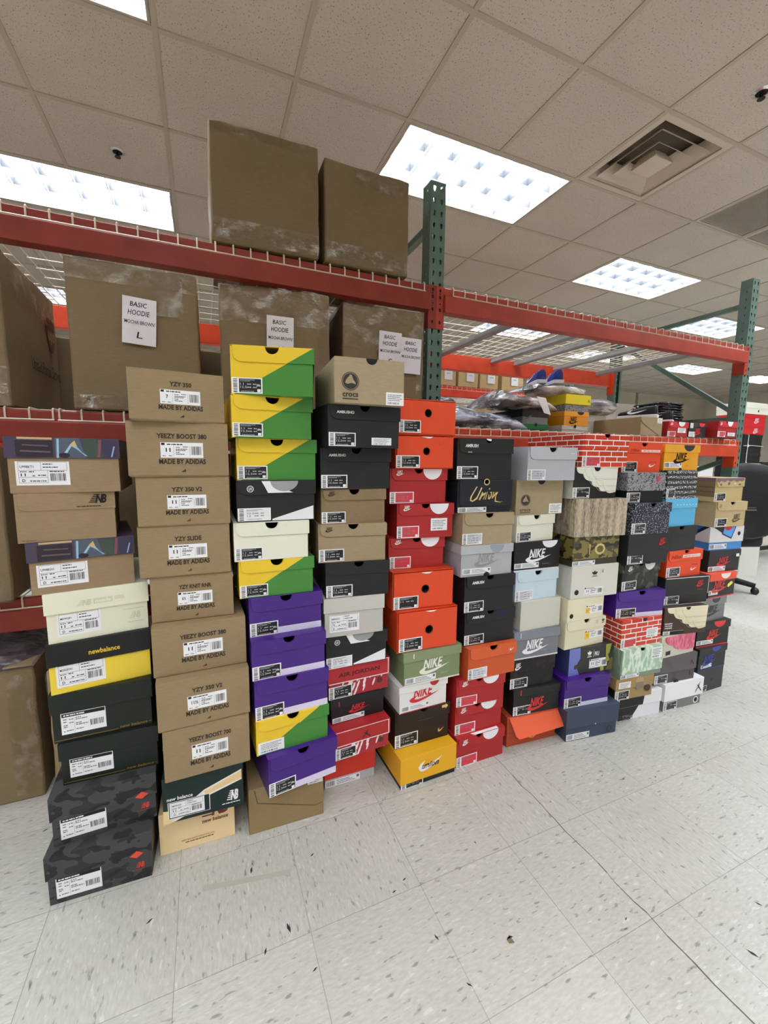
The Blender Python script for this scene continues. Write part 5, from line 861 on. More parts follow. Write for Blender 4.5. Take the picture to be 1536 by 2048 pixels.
FIT = {
'1a': (-0.3164, 1.2881, 1.0707, 2.972, 0.2265, 0.1354), '1b': (-0.3228, 1.2932, 0.9475, 7.465, 0.2042, 0.1232), '1c': (-0.2971, 1.2997, 0.8137, 10.94, 0.2226, 0.1337),
'1d': (-0.2732, 1.3058, 0.6789, 9.65, 0.2257, 0.1349), '1e': (-0.2748, 1.2993, 0.5416, 8.078, 0.2283, 0.1373), '1f': (-0.2780, 1.2906, 0.4033, 1.026, 0.2290, 0.1384),
'1g': (-0.2672, 1.2842, 0.2810, -1.098, 0.2277, 0.1223), '1h': (-0.2814, 1.2504, 0.1414, 2.03, 0.2386, 0.1396), '1i': (-0.2946, 1.2147, 0.0000, -2.114, 0.2351, 0.1414),
'2a': (-0.0533, 1.2443, 1.2527, 7.559, 0.2204, 0.1276), '2b': (-0.0563, 1.2565, 1.1098, 0.6593, 0.2379, 0.1430), '2c': (-0.0500, 1.2631, 0.9758, -0.8009, 0.2244, 0.1339),
'2d': (-0.0537, 1.2678, 0.8345, -1.309, 0.2254, 0.1413), '2e': (-0.0408, 1.2754, 0.7033, -1.465, 0.2085, 0.1312), '2f': (-0.0263, 1.2461, 0.5599, 1.351, 0.2381, 0.1434),
'2g': (-0.0216, 1.2135, 0.4186, 2.341, 0.2344, 0.1412), '2h': (-0.0192, 1.2111, 0.2682, 1.583, 0.2212, 0.1505), '2i': (-0.0355, 1.2196, 0.1313, -2.411, 0.2151, 0.1368),
'2j': (-0.0576, 1.2613, 0.0000, -1.211, 0.2073, 0.1313), '3a': (0.1847, 1.2242, 1.3332, -13.23, 0.2199, 0.1297), '3b': (0.1864, 1.2483, 1.2174, 1.22, 0.2219, 0.1159), '3c': (0.2007, 1.2758, 1.0969, -0.3598, 0.2282, 0.1204),
'3d': (0.1958, 1.2690, 0.9756, -0.4715, 0.2259, 0.1213), '3e': (0.1780, 1.2585, 0.8630, -0.8053, 0.2133, 0.1126), '3f': (0.1911, 1.2621, 0.7503, 0.1659, 0.2178, 0.1127),
'3g': (0.2154, 1.2568, 0.6328, 2.076, 0.2183, 0.1175), '3h': (0.2160, 1.2222, 0.5122, 1.929, 0.2195, 0.1206), '3i': (0.2219, 1.2156, 0.3899, 3.272, 0.2225, 0.1223),
'3j': (0.2226, 1.2156, 0.2778, 3.483, 0.2214, 0.1122), '3k': (0.2492, 1.1998, 0.1517, 7.953, 0.2181, 0.1260), '3l': (0.2029, 1.2342, 0.0000, -1.718, 0.2336, 0.1517),
'4a': (0.4506, 1.1666, 1.3186, -4.783, 0.2092, 0.1273), '4b': (0.4485, 1.2057, 1.1951, 0.7674, 0.2265, 0.1235), '4c': (0.4427, 1.2662, 1.0669, -2.413, 0.2267, 0.1282),
'4d': (0.4376, 1.2740, 0.9558, -3.759, 0.2101, 0.1111), '4e': (0.4325, 1.2696, 0.8315, -7.521, 0.2199, 0.1243), '4f': (0.4481, 1.2636, 0.7157, -5.322, 0.2103, 0.1157),
'4g': (0.4380, 1.2649, 0.5850, -4.01, 0.1979, 0.1307), '4h': (0.4512, 1.2765, 0.4721, -0.4761, 0.2122, 0.1129), '4i': (0.4638, 1.2888, 0.3576, 1.476, 0.2176, 0.1145),
'4j': (0.4590, 1.2872, 0.2695, 2.838, 0.1938, 0.0881), '4k': (0.4608, 1.2443, 0.1676, 2.748, 0.1944, 0.1018), '4l': (0.4443, 1.3285, 0.0000, -0.3686, 0.1860, 0.1676),
'5a': (0.7051, 1.2824, 1.2450, 0.1997, 0.2244, 0.1164), '5b': (0.7050, 1.2919, 1.1302, -0.9238, 0.2232, 0.1148), '5c': (0.6921, 1.3163, 1.0079, -2.671, 0.2162, 0.1223),
'5d': (0.7175, 1.3071, 0.8845, -5.139, 0.2139, 0.1234), '5e': (0.6939, 1.3254, 0.7718, -6.599, 0.2100, 0.1127), '5f': (0.7038, 1.2808, 0.6356, -3.937, 0.2356, 0.1362),
'5g': (0.7155, 1.2635, 0.4863, -2.069, 0.2376, 0.1492), '5h': (0.7350, 1.2593, 0.3628, 0.2053, 0.2310, 0.1236), '5i': (0.7047, 1.2677, 0.2581, 1.616, 0.1947, 0.1047),
'5j': (0.7068, 1.2756, 0.1180, 0.0906, 0.2221, 0.1400), '5k': (0.7089, 1.2245, 0.0000, 1.532, 0.2249, 0.1180), '6a': (0.9360, 1.2701, 1.0902, -6.061, 0.2211, 0.1488), '6b': (0.9420, 1.2716, 0.9713, -5.144, 0.2206, 0.1189), '6c': (0.9493, 1.2539, 0.8543, -3.814, 0.2103, 0.1169),
'6d': (0.9510, 1.2544, 0.7376, -2.788, 0.2185, 0.1167), '6e': (0.9649, 1.2496, 0.6002, -2.605, 0.2141, 0.1374), '6f': (0.9780, 1.2574, 0.4689, -2.723, 0.2185, 0.1313),
'6g': (0.9791, 1.2347, 0.3445, -0.719, 0.2131, 0.1243), '6h': (0.9410, 1.2472, 0.2368, -4.468, 0.2061, 0.1078), '6i': (0.9429, 1.2554, 0.1199, -2.169, 0.2085, 0.1169),
'6j': (0.9445, 1.2382, 0.0000, 0.4947, 0.2175, 0.1199), '7a': (1.2219, 1.2376, 1.0873, -2.252, 0.2275, 0.1259), '7b': (1.2149, 1.2847, 0.9504, -4.211, 0.2217, 0.1369), '7c': (1.1981, 1.2820, 0.8453, 2.845, 0.1942, 0.1051),
'7d': (1.2097, 1.2745, 0.7277, -2.229, 0.2240, 0.1177), '7e': (1.2109, 1.2710, 0.6084, 1.191, 0.2159, 0.1192), '7f': (1.2311, 1.2599, 0.4865, -0.3204, 0.2047, 0.1219),
'7g': (1.2126, 1.2545, 0.3696, -4.081, 0.2152, 0.1169), '7h': (1.1990, 1.2555, 0.2462, -4.919, 0.2071, 0.1234), '7i': (1.2207, 1.2447, 0.1301, -6.182, 0.2194, 0.1161),
'7j': (1.2109, 1.2524, 0.0000, -4.232, 0.2424, 0.1301), '8a': (1.4959, 1.2341, 1.1379, -3.713, 0.2341, 0.1342), '8b': (1.4646, 1.2451, 1.0110, -1.878, 0.2337, 0.1268), '8c': (1.4881, 1.2234, 0.8554, -6.791, 0.2586, 0.1557),
'8d': (1.4816, 1.2336, 0.7352, -2.563, 0.2425, 0.1202), '8e': (1.4855, 1.2291, 0.5970, -3.773, 0.2487, 0.1382), '8f': (1.4517, 1.2352, 0.5008, -1.069, 0.2009, 0.0962),
'8g': (1.4613, 1.2403, 0.3793, -0.3561, 0.2210, 0.1214), '8h': (1.4946, 1.2266, 0.2611, -5.17, 0.2336, 0.1182), '8i': (1.4496, 1.1999, 0.1379, -6.196, 0.2263, 0.1232),
'8j': (1.4688, 1.1793, 0.0000, -6.878, 0.2572, 0.1379), '9a': (1.7323, 1.2485, 1.1168, -4.115, 0.2169, 0.1256), '9b': (1.7264, 1.2136, 0.9883, -6.791, 0.1987, 0.1284), '9c': (1.7479, 1.1937, 0.8558, -4.12, 0.2146, 0.1325),
'9d': (1.7493, 1.1953, 0.7249, -4.984, 0.2268, 0.1309), '9e': (1.7508, 1.2197, 0.6008, -1.862, 0.2225, 0.1242), '9f': (1.7427, 1.2053, 0.4831, -10.03, 0.2469, 0.1176),
'9g': (1.7418, 1.1860, 0.3569, -4.001, 0.2335, 0.1262), '9h': (1.7358, 1.1706, 0.2234, -4.952, 0.2352, 0.1336), '9i': (1.7116, 1.1773, 0.1233, -6.668, 0.2041, 0.1001),
'9j': (1.7895, 1.1976, 0.0000, -6.389, 0.2420, 0.1233), '10a': (1.9813, 1.2384, 1.1248, -2.333, 0.2222, 0.1142), '10b': (1.9909, 1.2298, 0.9969, 1.388, 0.2187, 0.1279), '10c': (1.9989, 1.2317, 0.8699, 0.1328, 0.2193, 0.1270),
'10d': (2.0093, 1.2273, 0.7555, -0.2726, 0.2194, 0.1145), '10e': (2.0516, 1.2248, 0.6294, -3.378, 0.2259, 0.1261), '10f': (2.0609, 1.2075, 0.4995, -8.326, 0.2561, 0.1299),
'10g': (2.0297, 1.1807, 0.3676, -9.899, 0.2431, 0.1319), '10h': (1.9976, 1.1821, 0.2679, -1.27, 0.2263, 0.0997), '10i': (2.0010, 1.1859, 0.1342, -5.746, 0.2485, 0.1337),
'10j': (2.0570, 1.1744, 0.0000, -4.03, 0.2449, 0.1342), '11a': (2.4092, 1.2615, 0.9687, -1.697, 0.2185, 0.1174), '11b': (2.4182, 1.2480, 0.8426, -3.853, 0.2211, 0.1261), '11c': (2.4201, 1.2571, 0.7219, -6.727, 0.2269, 0.1207),
'11d': (2.4190, 1.2541, 0.6109, -5.933, 0.2148, 0.1110), '11e': (2.3889, 1.2351, 0.4867, -1.41, 0.2031, 0.1241), '11f': (2.3236, 1.2336, 0.3694, 0.1767, 0.2127, 0.1174),
'11g': (2.3379, 1.2239, 0.2385, -5.389, 0.2230, 0.1309), '11h': (2.3386, 1.2160, 0.1199, -0.4616, 0.2164, 0.1186), '11i': (2.3384, 1.2155, 0.0000, -0.1632, 0.2153, 0.1199),
}
from_stack = {}
for k_ in FIT: from_stack.setdefault(int(k_[:-1]), []).append(k_)
BOXES = {}
for k_, v_ in FIT.items():
    st = int(k_[:-1]); i = from_stack[st].index(k_); o_ = 'lowest' if i == len(from_stack[st])-1 else ORD[i]
    x, y, zb, yaw, bw, bh = v_
    BOXES[k_] = make_box(k_, x, y, zb, yaw, bw, bh, SPEC[k_]['look'] + ', ' + o_ + ' ' + STACKNAME[st])
# the open flap of the lowest orange box
def open_flap():
    x, y, zb, yaw, bw, bh = FIT['7j']; b = MB(); m = mat((216, 92, 56), .5); W = bw/2
    P = [(-W+.008, 0), (W+.002, 0), (W+.012, -.072), (-W+.03, -.082), (-W+.018, -.07)]
    ang = math.radians(58)
    top = [(px, -.001+pv*math.cos(ang), bh-.002+pv*math.sin(ang)) for px, pv in P]; n = Vector((0, -math.sin(ang), math.cos(ang)))*.0016
    b.raw(top + [tuple(Vector(q)-n) for q in top], [(4, 3, 2, 1, 0), (5, 6, 7, 8, 9)] + [(i, (i+1) % 5, (i+1) % 5+5, i+5) for i in range(5)], m)
    b.build('flap', BOXES['7j'])
open_flap()
W_ = FIT['6j'][4]; F = Face((-W_/2, -.004, FIT['6j'][5]), (1, 0, 0), (0, 1, 0), (0, 0, 1))
F.poly([(W_*.36, 0), (W_*.87, 0), (W_*.87, .014), (W_*.3, .014)], mat(WHT, .5), .0003); F.done('print', BOXES['6j'])
# ------------------------------------------------------------------ things on the right-hand shelf
def lump(name, label, cat, loc, size, m, seed=1, n=(18, 10), amp=.25, p=.55, rz=0.0, group=None, parts=True):
    """a soft bagged bundle: squashed superellipsoid with folds; origin at its base."""
    w_, d_, h_ = size; rr = random.Random(seed); t = thing(name, label, cat, loc, rz, group); b = MB(); NU, NV = n; V = []
    ph = [rr.uniform(0, 6.28) for _ in range(8)]; sp = lambda a: math.copysign(abs(a)**p, a)
    for j in range(NV+1):
        f = -PI/2+PI*j/NV
        for i in range(NU):
            a = 2*PI*i/NU; x = sp(math.cos(f))*sp(math.cos(a)); y = sp(math.cos(f))*sp(math.sin(a)); z = sp(math.sin(f))
            k = 1+amp*(.5*math.sin(5*a+ph[0]+2*f)+.3*math.sin(9*a+ph[1])+.3*math.sin(7*f+ph[2]+3*a))*.35
            V.append((x*w_/2*k, y*d_/2*k, max(0.0, (z*.5*(1+amp*.6*math.sin(2*a+ph[3])*(z > 0))+.5)*h_)))
    b.raw(V, [(j*NU+i, j*NU+(i+1) % NU, (j+1)*NU+(i+1) % NU, (j+1)*NU+i) for j in range(NV) for i in range(NU)], m); b.build('bundle', t, True)
    return t
DZ = ZD[1]
PB = m_plastic_bag((128, 138, 150)); PB2 = m_plastic_bag((150, 150, 152), .25); PBW = m_plastic_bag((214, 206, 200), .3)
def pouch(name, label, cat, loc, rz, L, D, H, m, seed, tail=0.0, group=None):
    """long folded garment in clear plastic, thick at one end, with a twisted tail of film."""
    t = thing(name, label, cat, loc, rz, group); rr = random.Random(seed); b = MB(); NU, NV = 26, 14; V = []
    for i in range(NU+1):
        u = i/NU; hh = H*(1.0-.45*u)*(min(1, u*7)**.5)*(min(1, (1-u)*6)**.5); dd = D*(1-.15*u)
        for j in range(NV):
            a = 2*PI*j/NV; wob = 1+.12*math.sin(3*a+u*11)+.08*math.sin(u*31+2*a)+rr.uniform(-.06, .06)
            V.append((-L/2+L*u, dd/2*math.copysign(abs(math.cos(a))**.7, math.cos(a)), max(0, hh*(.5+.5*math.sin(a)*wob))))
    b.raw(V, [(i*NV+j, i*NV+(j+1) % NV, (i+1)*NV+(j+1) % NV, (i+1)*NV+j) for i in range(NU) for j in range(NV)], m); b.build('bundle', t, True)
    if tail:
        b = MB(); V = []; K = 8
        for i in range(K+1):
            for j in range(K+1): u, v = i/K, j/K; V.append((L/2-.06+.12*u, -D*.3+D*.6*v, .01+tail*u+.02*math.sin(6*v+4*u)+rr.uniform(-.008, .008)))
        b.raw(V, [(i*(K+1)+j, (i+1)*(K+1)+j, (i+1)*(K+1)+j+1, i*(K+1)+j+1) for i in range(K) for j in range(K)], m); b.build('film_tail', t, True)
    return t
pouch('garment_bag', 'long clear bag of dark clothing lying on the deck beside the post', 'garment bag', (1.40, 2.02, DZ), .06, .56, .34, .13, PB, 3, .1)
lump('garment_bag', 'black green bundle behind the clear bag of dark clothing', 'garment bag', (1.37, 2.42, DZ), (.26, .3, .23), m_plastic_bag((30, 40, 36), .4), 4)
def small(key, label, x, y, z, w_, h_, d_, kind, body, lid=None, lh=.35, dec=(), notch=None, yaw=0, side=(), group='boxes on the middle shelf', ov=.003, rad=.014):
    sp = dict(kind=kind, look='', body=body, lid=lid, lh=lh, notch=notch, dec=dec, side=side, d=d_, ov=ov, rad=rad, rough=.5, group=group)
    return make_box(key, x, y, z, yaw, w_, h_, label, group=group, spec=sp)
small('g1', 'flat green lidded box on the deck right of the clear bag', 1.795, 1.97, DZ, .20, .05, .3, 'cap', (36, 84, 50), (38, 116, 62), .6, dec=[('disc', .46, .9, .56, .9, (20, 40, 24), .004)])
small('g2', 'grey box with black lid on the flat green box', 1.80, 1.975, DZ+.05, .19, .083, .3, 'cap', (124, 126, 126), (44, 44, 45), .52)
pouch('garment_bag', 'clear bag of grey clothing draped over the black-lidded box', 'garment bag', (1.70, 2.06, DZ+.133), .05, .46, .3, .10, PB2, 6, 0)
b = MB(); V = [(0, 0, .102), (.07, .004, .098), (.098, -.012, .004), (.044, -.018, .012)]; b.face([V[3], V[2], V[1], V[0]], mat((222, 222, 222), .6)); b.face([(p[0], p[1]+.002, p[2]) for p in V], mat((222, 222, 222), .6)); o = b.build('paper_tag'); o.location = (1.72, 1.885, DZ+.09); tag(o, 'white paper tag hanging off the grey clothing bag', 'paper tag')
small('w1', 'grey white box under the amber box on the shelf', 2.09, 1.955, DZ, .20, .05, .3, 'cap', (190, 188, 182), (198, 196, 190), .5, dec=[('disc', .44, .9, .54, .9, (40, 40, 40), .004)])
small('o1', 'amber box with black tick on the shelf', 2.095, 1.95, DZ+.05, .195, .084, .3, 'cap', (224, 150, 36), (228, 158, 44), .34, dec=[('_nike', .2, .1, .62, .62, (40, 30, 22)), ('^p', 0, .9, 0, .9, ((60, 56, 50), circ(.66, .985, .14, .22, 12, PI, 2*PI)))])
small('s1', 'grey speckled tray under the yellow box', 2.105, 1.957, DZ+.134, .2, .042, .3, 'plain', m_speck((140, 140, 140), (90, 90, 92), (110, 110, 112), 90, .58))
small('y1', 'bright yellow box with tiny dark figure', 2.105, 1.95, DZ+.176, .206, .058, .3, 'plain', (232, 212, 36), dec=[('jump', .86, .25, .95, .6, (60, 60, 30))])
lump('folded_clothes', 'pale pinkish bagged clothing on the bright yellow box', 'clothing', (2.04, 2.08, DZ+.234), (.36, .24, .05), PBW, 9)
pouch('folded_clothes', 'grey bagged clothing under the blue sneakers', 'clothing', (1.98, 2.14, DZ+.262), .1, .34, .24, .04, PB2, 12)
def sneaker(name, label, loc, rz, upper, sole, accent, group=None, pitch=0.0, L=.29):
    t = thing(name, label, 'sneaker', loc, rz, group); b = MB(); NS, NA = 14, 12; V = []; sc = L/.3
    for i in range(NS+1):                                  # toe (u=0) to heel (u=1)
        u = i/NS; wd = .045*(math.sin(PI*min(1, u*1.9+.12)/2) if u < .45 else 1-.22*((u-.45)/.55)**2)*(1 if u < .93 else .85); ht = .045+.034*max(0, math.sin((u-.25)*PI*.62)) if u > .25 else .03+.015*math.sin(PI*u/.5)
        if u < .06: ht *= .8
        for k in range(NA+1): a = PI*k/NA; V.append((sc*wd*math.copysign(abs(math.cos(a))**.8, math.cos(a)), L*u, .024*sc+sc*ht*math.sin(a)**.55))
    b.raw(V, [(i*(NA+1)+k, i*(NA+1)+k+1, (i+1)*(NA+1)+k+1, (i+1)*(NA+1)+k) for i in range(NS) for k in range(NA)] + [tuple(range(NA, -1, -1)), tuple(NS*(NA+1)+k for k in range(NA+1))], upper); b.build('upper', t, True)
    b = MB(); pts = []
    for sgn in (1, -1):
        seq = range(NS+1) if sgn == 1 else range(NS, -1, -1)
        for i in seq: u = i/NS; wd = .048*(math.sin(PI*min(1, u*1.9+.14)/2) if u < .45 else 1-.2*((u-.45)/.55)**2); pts.append((sgn*wd*sc, -.006+(L+.012)*u))
    b.prism_z(pts, 0, .028*sc, sole); b.build('sole', t, bevel=.003)
    for sgn in (1, -1):
        F = Face((sgn*.0475*sc, L*.26, .034*sc), (0, 1, 0), (-sgn*.3, 0, .95), (sgn, 0, .25)); F.shape(SWOOSH, 0, 0, L*.5, .038*sc, accent, .003); F.done('swoosh', t)
    b = MB(); b.tube([(.012, L*.5, .075), (-.012, L*.5, .075)], .004, accent, 6); b.tube([(.014, L*.42, .068), (-.014, L*.42, .068)], .004, accent, 6); b.tube([(.014, L*.34, .06), (-.014, L*.34, .06)], .004, accent, 6); b.build('laces', t)
    t.rotation_euler[0] = pitch
    return t
blue = mat((44, 62, 140), .5); wl = mat((220, 222, 226), .5); blk = mat((28, 28, 30), .45)
sneaker('sneaker', 'blue sneaker with white tick lying on the bagged clothing, outer of the pair', (2.00, 2.27, DZ+.302), 2.73, blue, wl, wl, 'blue sneakers', .0, .24); sneaker('sneaker', 'blue sneaker behind its mate on the bagged clothing', (2.095, 2.23, DZ+.302), 2.73, blue, wl, wl, 'blue sneakers', .0, .24)
small('wb', 'white box under the crumpled grey clothing', 2.46, 2.16, DZ, .26, .15, .3, 'cap', (200, 198, 192), (208, 206, 200), .3)
lump('folded_clothes', 'crumpled grey clothing heaped on a white box', 'clothing', (2.50, 2.24, DZ+.15), (.30, .28, .10), m_plastic_bag((176, 178, 184), .6), 21, amp=.5)
small('kb', 'long plain kraft box with slanting front seam', 2.585, 1.815, DZ, .20, .112, .46, 'plain', K4, dec=[('p', 0, 0, 0, 0, ((84, 66, 46), [(.0, .84), (.08, .68), (.86, .03), (.84, .0), (.05, .65), (.0, .78)])), ('P', .75, .7, .97, .97)])
small('r1', 'red box with half-moon on the shelf beside the kraft box', 2.815, 1.80, DZ, .198, .094, .3, 'flap', RED, (190, 44, 52), .4, dec=[('nike', .1, .74, .24, .92, WHITE), ('^p', 0, .9, 0, .9, (WHT, circ(.66, .985, .17, .3, 14, PI, 2*PI))), ('N', .0, .0, .4, .34, NLR, SB), ('P', .5, .26, .9, .6)], notch=(.0, .013))
small('b1', 'charcoal box with red half-moon between two red boxes', 3.015, 1.80, DZ, .176, .094, .3, 'cap', (52, 54, 56), (56, 58, 60), .3, dec=[('P', .03, .62, .2, .96), ('P', .0, .03, .36, .38), ('_nike', .32, .16, .76, .62, (196, 50, 52)), ('^p', 0, .9, 0, .9, ((210, 62, 62), circ(.72, .985, .17, .26, 12, PI, 2*PI)))])
small('r2', 'red box jutting over the beam end by the far post', 3.235, 1.745, DZ+.006, .2, .103, .3, 'flap', RED, (192, 46, 54), .38, dec=[('nike', .08, .74, .2, .92, WHITE), ('^p', 0, .9, 0, .9, (WHT, circ(.62, .985, .15, .3, 14, PI, 2*PI))), ('N', .0, .0, .42, .36, NLR, SB), ('P', .55, .08, .95, .3)], notch=(-.04, .013))
sneaker('sneaker', 'black and white sneaker standing on the long kraft box', (2.54, 2.02, DZ+.1125), -2.68, blk, wl, wl, 'black and white sneakers', 0, .22); sneaker('sneaker', 'black and white sneaker standing on the red box by the black bags', (2.78, 2.09, DZ+.0945), -2.68, blk, wl, wl, 'black and white sneakers', 0, .23)
small('jb', 'long black box with small red figure behind the red boxes', 3.27, 2.11, DZ, .3, .15, .3, 'cap', (38, 38, 40), (42, 42, 44), .7, dec=[('jump', .86, .55, .96, .85, (120, 44, 50)), ('^p', 0, .9, 0, .9, (WHT, circ(.16, .985, .12, .22, 12, PI, 2*PI)))])
for k in range(7):
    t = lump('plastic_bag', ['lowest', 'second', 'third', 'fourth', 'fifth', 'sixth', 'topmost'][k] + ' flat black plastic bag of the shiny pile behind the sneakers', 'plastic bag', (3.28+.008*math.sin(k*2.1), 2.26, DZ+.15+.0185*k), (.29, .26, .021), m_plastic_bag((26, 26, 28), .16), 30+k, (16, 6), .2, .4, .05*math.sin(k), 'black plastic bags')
small('wp', 'upright white box behind the sneakers', 2.84, 2.52, DZ, .24, .27, .2, 'plain', (206, 208, 210)); small('cp', 'cream box behind the black plastic bags', 3.27, 2.52, DZ, .26, .31, .2, 'plain', (204, 198, 182))

# ------------------------------------------------------------------ the next row of racks across the aisle
FY = 4.05
make_beam('orange beam of the rack across the aisle, under four small cartons', 1.2, 4.2, ZL[2], True, m_steel_paint((206, 70, 44), .3), 'far rack beams', FY)
make_deck('wire deck under the four small far cartons', 1.25, 4.15, ZL[2], (1.6, 2.6, 3.6), FY, FY+1.07, 'far wire decks'); make_beam('beam of the far rack under the half-hidden cartons', 1.2, 4.2, ZL[1], True, BEAM_LIT, 'far rack beams', FY); make_deck('wire deck under the half-hidden far cartons', 1.25, 4.15, ZL[1], (1.6, 2.6, 3.6), FY, FY+1.07, 'far wire decks')
def far_upright(label, x):
    t = thing('rack_upright', label, 'rack upright', (x, FY, 0), 0, 'far rack uprights')
    for y in (0, 1.0):
        b = MB(); b.box(-.038, .038, y, y+.07, 0, 2.1, GREENP); b.build('post', t, bevel=.003)
    for z in (.3, 1.2, 2.0): b = MB(); b.bar((0, .07, z), (0, 1.0, z), .03, .034, GREENP, (1, 0, 0)); b.build('brace', t)
far_upright('green upright of the far rack behind the middle post', 1.162); far_upright('green upright of the far rack behind the sneakers', 4.238)
for n_, (xa, xb, hh) in enumerate(((2.33, 2.575, .34), (2.605, 2.865, .34), (2.89, 3.14, .33), (3.19, 3.5, .30))):
    c = carton(['first', 'second', 'third', 'last'][n_] + ' of the four small cartons with paper notes on the far rack', (xa+xb)/2, FY+.02, ZD[2], 0, xb-xa, .36, hh, m_kraft((186, 158, 112)), .003, 40+n_, .002, 'small far cartons')
    F = Face((-.03, -.012, .06), (1, 0, 0), (0, 0, 1), (0, -1, 0)); F.rect(0, 0, .1, .18, mat((224, 224, 226), .6), 0); o = F.done('paper_note', c)
    G = Face((-.03, -.012, .07), (1, 0, 0), (0, 0, 1), (0, -1, 0)); dashes(G, .015, .13, .085, .14, mat((70, 74, 84), .6), .001, n_); dashes(G, .02, .1, .075, .108, mat((110, 112, 120), .6), .001, n_+5); dashes(G, .03, .05, .075, .058, mat((150, 152, 158), .6), .001, n_+9); G.done('hand_lettering', o)
for n_, (xa, xb) in enumerate(((2.0, 2.62), (2.73, 3.09))): carton(['wide', 'narrow'][n_] + ' carton under the beam of the far rack', (xa+xb)/2, FY+.04, ZD[1], 0, xb-xa, .5, .41, m_kraft((166, 138, 98)), .004, 50+n_, .003, 'half-hidden far cartons')

# ------------------------------------------------------------------ beyond the end of the racks: table of boxes and an office chair
t = thing('table', 'black table of boxes beyond the far rack upright', 'table', (5.75, 3.17, 0)); tm = mat((30, 30, 31), .5)
b = MB(); b.box(-1.15, 1.15, -.35, .35, .71, .74, tm); b.build('table_top', t, bevel=.003)
for sx in (-1.1, 1.1):
    for sy in (-.3, .3): b = MB(); b.box(sx-.025, sx+.025, sy-.025, sy+.025, 0, .71, tm); b.build('leg', t)
b = MB(); b.box(-1.07, 1.07, -.3, -.28, .3, .705, tm); b.build('darkening_panel', t)  # black panel added to darken the space under the table
b = MB(); b.bar((-1.1, -.3, .12), (1.1, -.3, .12), .04, .04, tm); b.build('stretcher', t)
BX, BYF, bh = 5.79, 2.85, .105
for k in range(7):
    o_ = ['lowest', 'second', 'third', 'fourth', 'fifth', 'sixth', 'topmost'][k]
    small('tb', o_ + ' black box of the string-tied tower behind the chair', BX, BYF, .74+k*bh, .36, bh, .26, 'cap', (36, 37, 38), (40, 41, 42), .32, group='string-tied black boxes')
zt = .74+7*bh
b = MB(); st = mat((224, 222, 216), .7); r = .004; x = BX-.11
b.tube([(x, BYF-.012, .75), (x+.006, BYF-.012, 1.0), (x-.004, BYF-.012, 1.25), (x, BYF-.012, zt+.002), (x, BYF+.27, zt+.002)], r, st, 5)
for z in (.95, 1.15, 1.35): b.tube([(BX-.19, BYF-.012, z), (BX-.02, BYF-.014, z+.004), (BX+.19, BYF-.012, z-.002)], r*.8, st, 5); b.tube([(x-.008, BYF-.014, z-.012), (x+.002, BYF-.02, z), (x-.006, BYF-.014, z+.016)], r*1.7, st, 5)
b.tube([(x, BYF-.014, 1.14), (x-.02, BYF-.016, 1.09), (x-.025, BYF-.014, 1.04)], r, st, 5); b.tube([(x, BYF-.014, 1.14), (x+.025, BYF-.016, 1.08)], r*.8, st, 5)
tag(b.build('string'), 'white string knotted around the black box tower', 'string')
for k in range(2): small('rb', ['lower', 'upper'][k] + ' bright red box with white tick on the black box tower', BX-.005, BYF, zt+.0065+k*.112, .41, .112, .26, 'cap', (200, 36, 44), (204, 38, 46), .34, dec=[('_nike', .46, .08, .74, .62, (224, 200, 200))], group='red boxes on the tower')
small('cb', 'cream white carton crowning the red boxes', BX+.01, BYF-.01, zt+.2305, .45, .125, .3, 'cap', (220, 220, 204), (222, 222, 208), .5, dec=[('disc', .5, .28, .56, .28, (40, 40, 40))])
for k, (c_, h_) in enumerate((((208, 212, 218), .12), ((34, 34, 36), .09), ((206, 208, 206), .13), ((40, 40, 42), .09))):
    small('wt', ['lowest white', 'lower black', 'upper white', 'topmost black'][k] + ' box of the pile at the photo edge by the tower', 6.25, 2.87, .74+sum((.12, .09, .13, .09)[:k]), .34, h_, .26, 'plain', c_, group='boxes at the photo edge')
for k, c_ in enumerate(((206, 210, 208), (40, 42, 42), (214, 216, 214))): small('wt', ['lowest white', 'middle black', 'top white'][k] + ' box glimpsed under the shelf beam behind the diagonal brace', 4.90, 2.86, .74+.125*k, .46, .12, .26, 'plain', c_, group='boxes glimpsed under the beam')
# office chair
t = thing('office_chair', 'black office chair with rounded back beside the end stack', 'chair', (4.22, 2.10, 0), -.35); cm = m_steel_paint((30, 31, 32), .45); cf = mat((26, 27, 28), .6)
b = MB(); N, M_ = 24, 6; V = []
for j in range(M_+1):
    f = -PI/2+PI*j/M_
    for i in range(N):
        a = 2*PI*i/N; s_ = abs(math.cos(f))**.45; x = .34*s_*math.copysign(abs(math.cos(a))**.75, math.cos(a)); z = .33*s_*math.copysign(abs(math.sin(a))**.75, math.sin(a)); V.append((x, .045*math.sin(f)-.10*(x/.33)**2, .83+z))
b.raw(V, [(j*N+i, j*N+(i+1) % N, (j+1)*N+(i+1) % N, (j+1)*N+i) for j in range(M_) for i in range(N)], cf); b.build('backrest', t, True)
b = MB(); F = Face((-.16, -.052, .76), (1, 0, 0), (0, 0, 1), (0, -1, 0)); F.rect(0, 0, .3, .012, mat((96, 92, 78), .5), .006); F.rect(0, .022, .3, .03, mat((84, 82, 70), .5), .006); F.done('trim_band', t)
b = MB(); b.box(-.29, .29, .04, .56, .42, .53, cf); b.build('seat', t, bevel=.04, seg=3)
b = MB(); b.bar((0, .1, .40), (0, -.02, .62), .08, .03, cm, (1, 0, 0)); b.build('back_bracket', t)
for sx in (-1, 1): b = MB(); b.tube([(sx*.31, .12, .47), (sx*.36, .14, .66), (sx*.36, .2, .70), (sx*.36, .42, .70), (sx*.31, .46, .47)], .022, cm, 8); b.build('armrest', t, True)
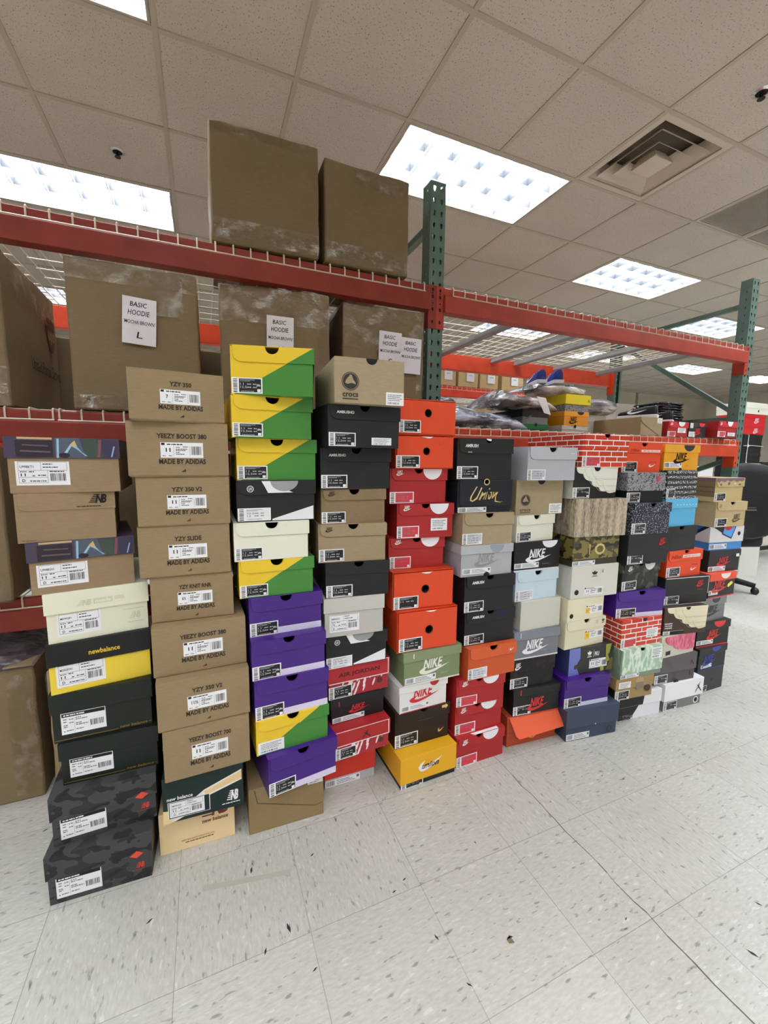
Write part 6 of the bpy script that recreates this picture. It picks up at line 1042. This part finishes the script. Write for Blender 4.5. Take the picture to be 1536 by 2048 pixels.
b = MB(); b.tube([(0, .3, .1), (0, .3, .26), (0, .3, .26), (0, .3, .43)], [.03, .03, .02, .02], cm, 12); b.build('gas_column', t, True)
for k in range(5):
    a = 2*PI*k/5+.45; ex, ey = .36*math.cos(a), .3+.36*math.sin(a); b = MB(); b.tube([(0, .3, .115), (ex*.5, .3+(ey-.3)*.5, .105), (ex, ey, .075)], [.036, .03, .022], cm, 8); l_ = b.build('base_leg', t, True)
    b = MB(); b.tube([(ex-.02*math.sin(a), ey+.02*math.cos(a), .03), (ex+.02*math.sin(a), ey-.02*math.cos(a), .03)], .03, mat((44, 45, 46), .4), 14); b.build('caster', l_, True)
b = MB(); b.box(.02, .19, -.016, -.012, .19, .44, mat((196, 196, 188), .6)); b.build('paper_tag', t)
# toe of the photographer's brown shoe at the bottom edge
t = thing('shoe', 'toe of a brown leather shoe at the very bottom of the photo', 'shoe', (-.262, .62, 0), .06); lm = mat((92, 56, 42), .4); b = MB(); NS, NA = 12, 12; V = []; L = .262
for i in range(NS+1):
    u = i/NS; wd = .05*(math.sin(PI*min(1, (u+.02)*1.7)/2)**.6 if u < .55 else 1-.25*(u-.55)); ht = .052*math.sin(PI*min(1, (u+.04)*1.5)/2)**.7+.03*max(0, u-.45)
    for k in range(NA+1): a = PI*k/NA; V.append((wd*math.cos(a), L*(1-u), .012+ht*math.sin(a)))
b.raw(V, [(i*(NA+1)+k, i*(NA+1)+k+1, (i+1)*(NA+1)+k+1, (i+1)*(NA+1)+k) for i in range(NS) for k in range(NA)] + [tuple(range(NA+1)), tuple(NS*(NA+1)+k for k in range(NA+1))], lm); b.build('upper', t, True)
b = MB(); pts = []
for sgn in (1, -1):
    for i in (range(NS+1) if sgn == 1 else range(NS, -1, -1)): u = i/NS; pts.append((sgn*.053*(math.sin(PI*min(1, (u+.02)*1.7)/2)**.6 if u < .55 else 1-.25*(u-.55)), (L+.004)*(1-u)))
b.prism_z(pts, 0, .014, mat((34, 28, 26), .6)); b.build('sole', t)
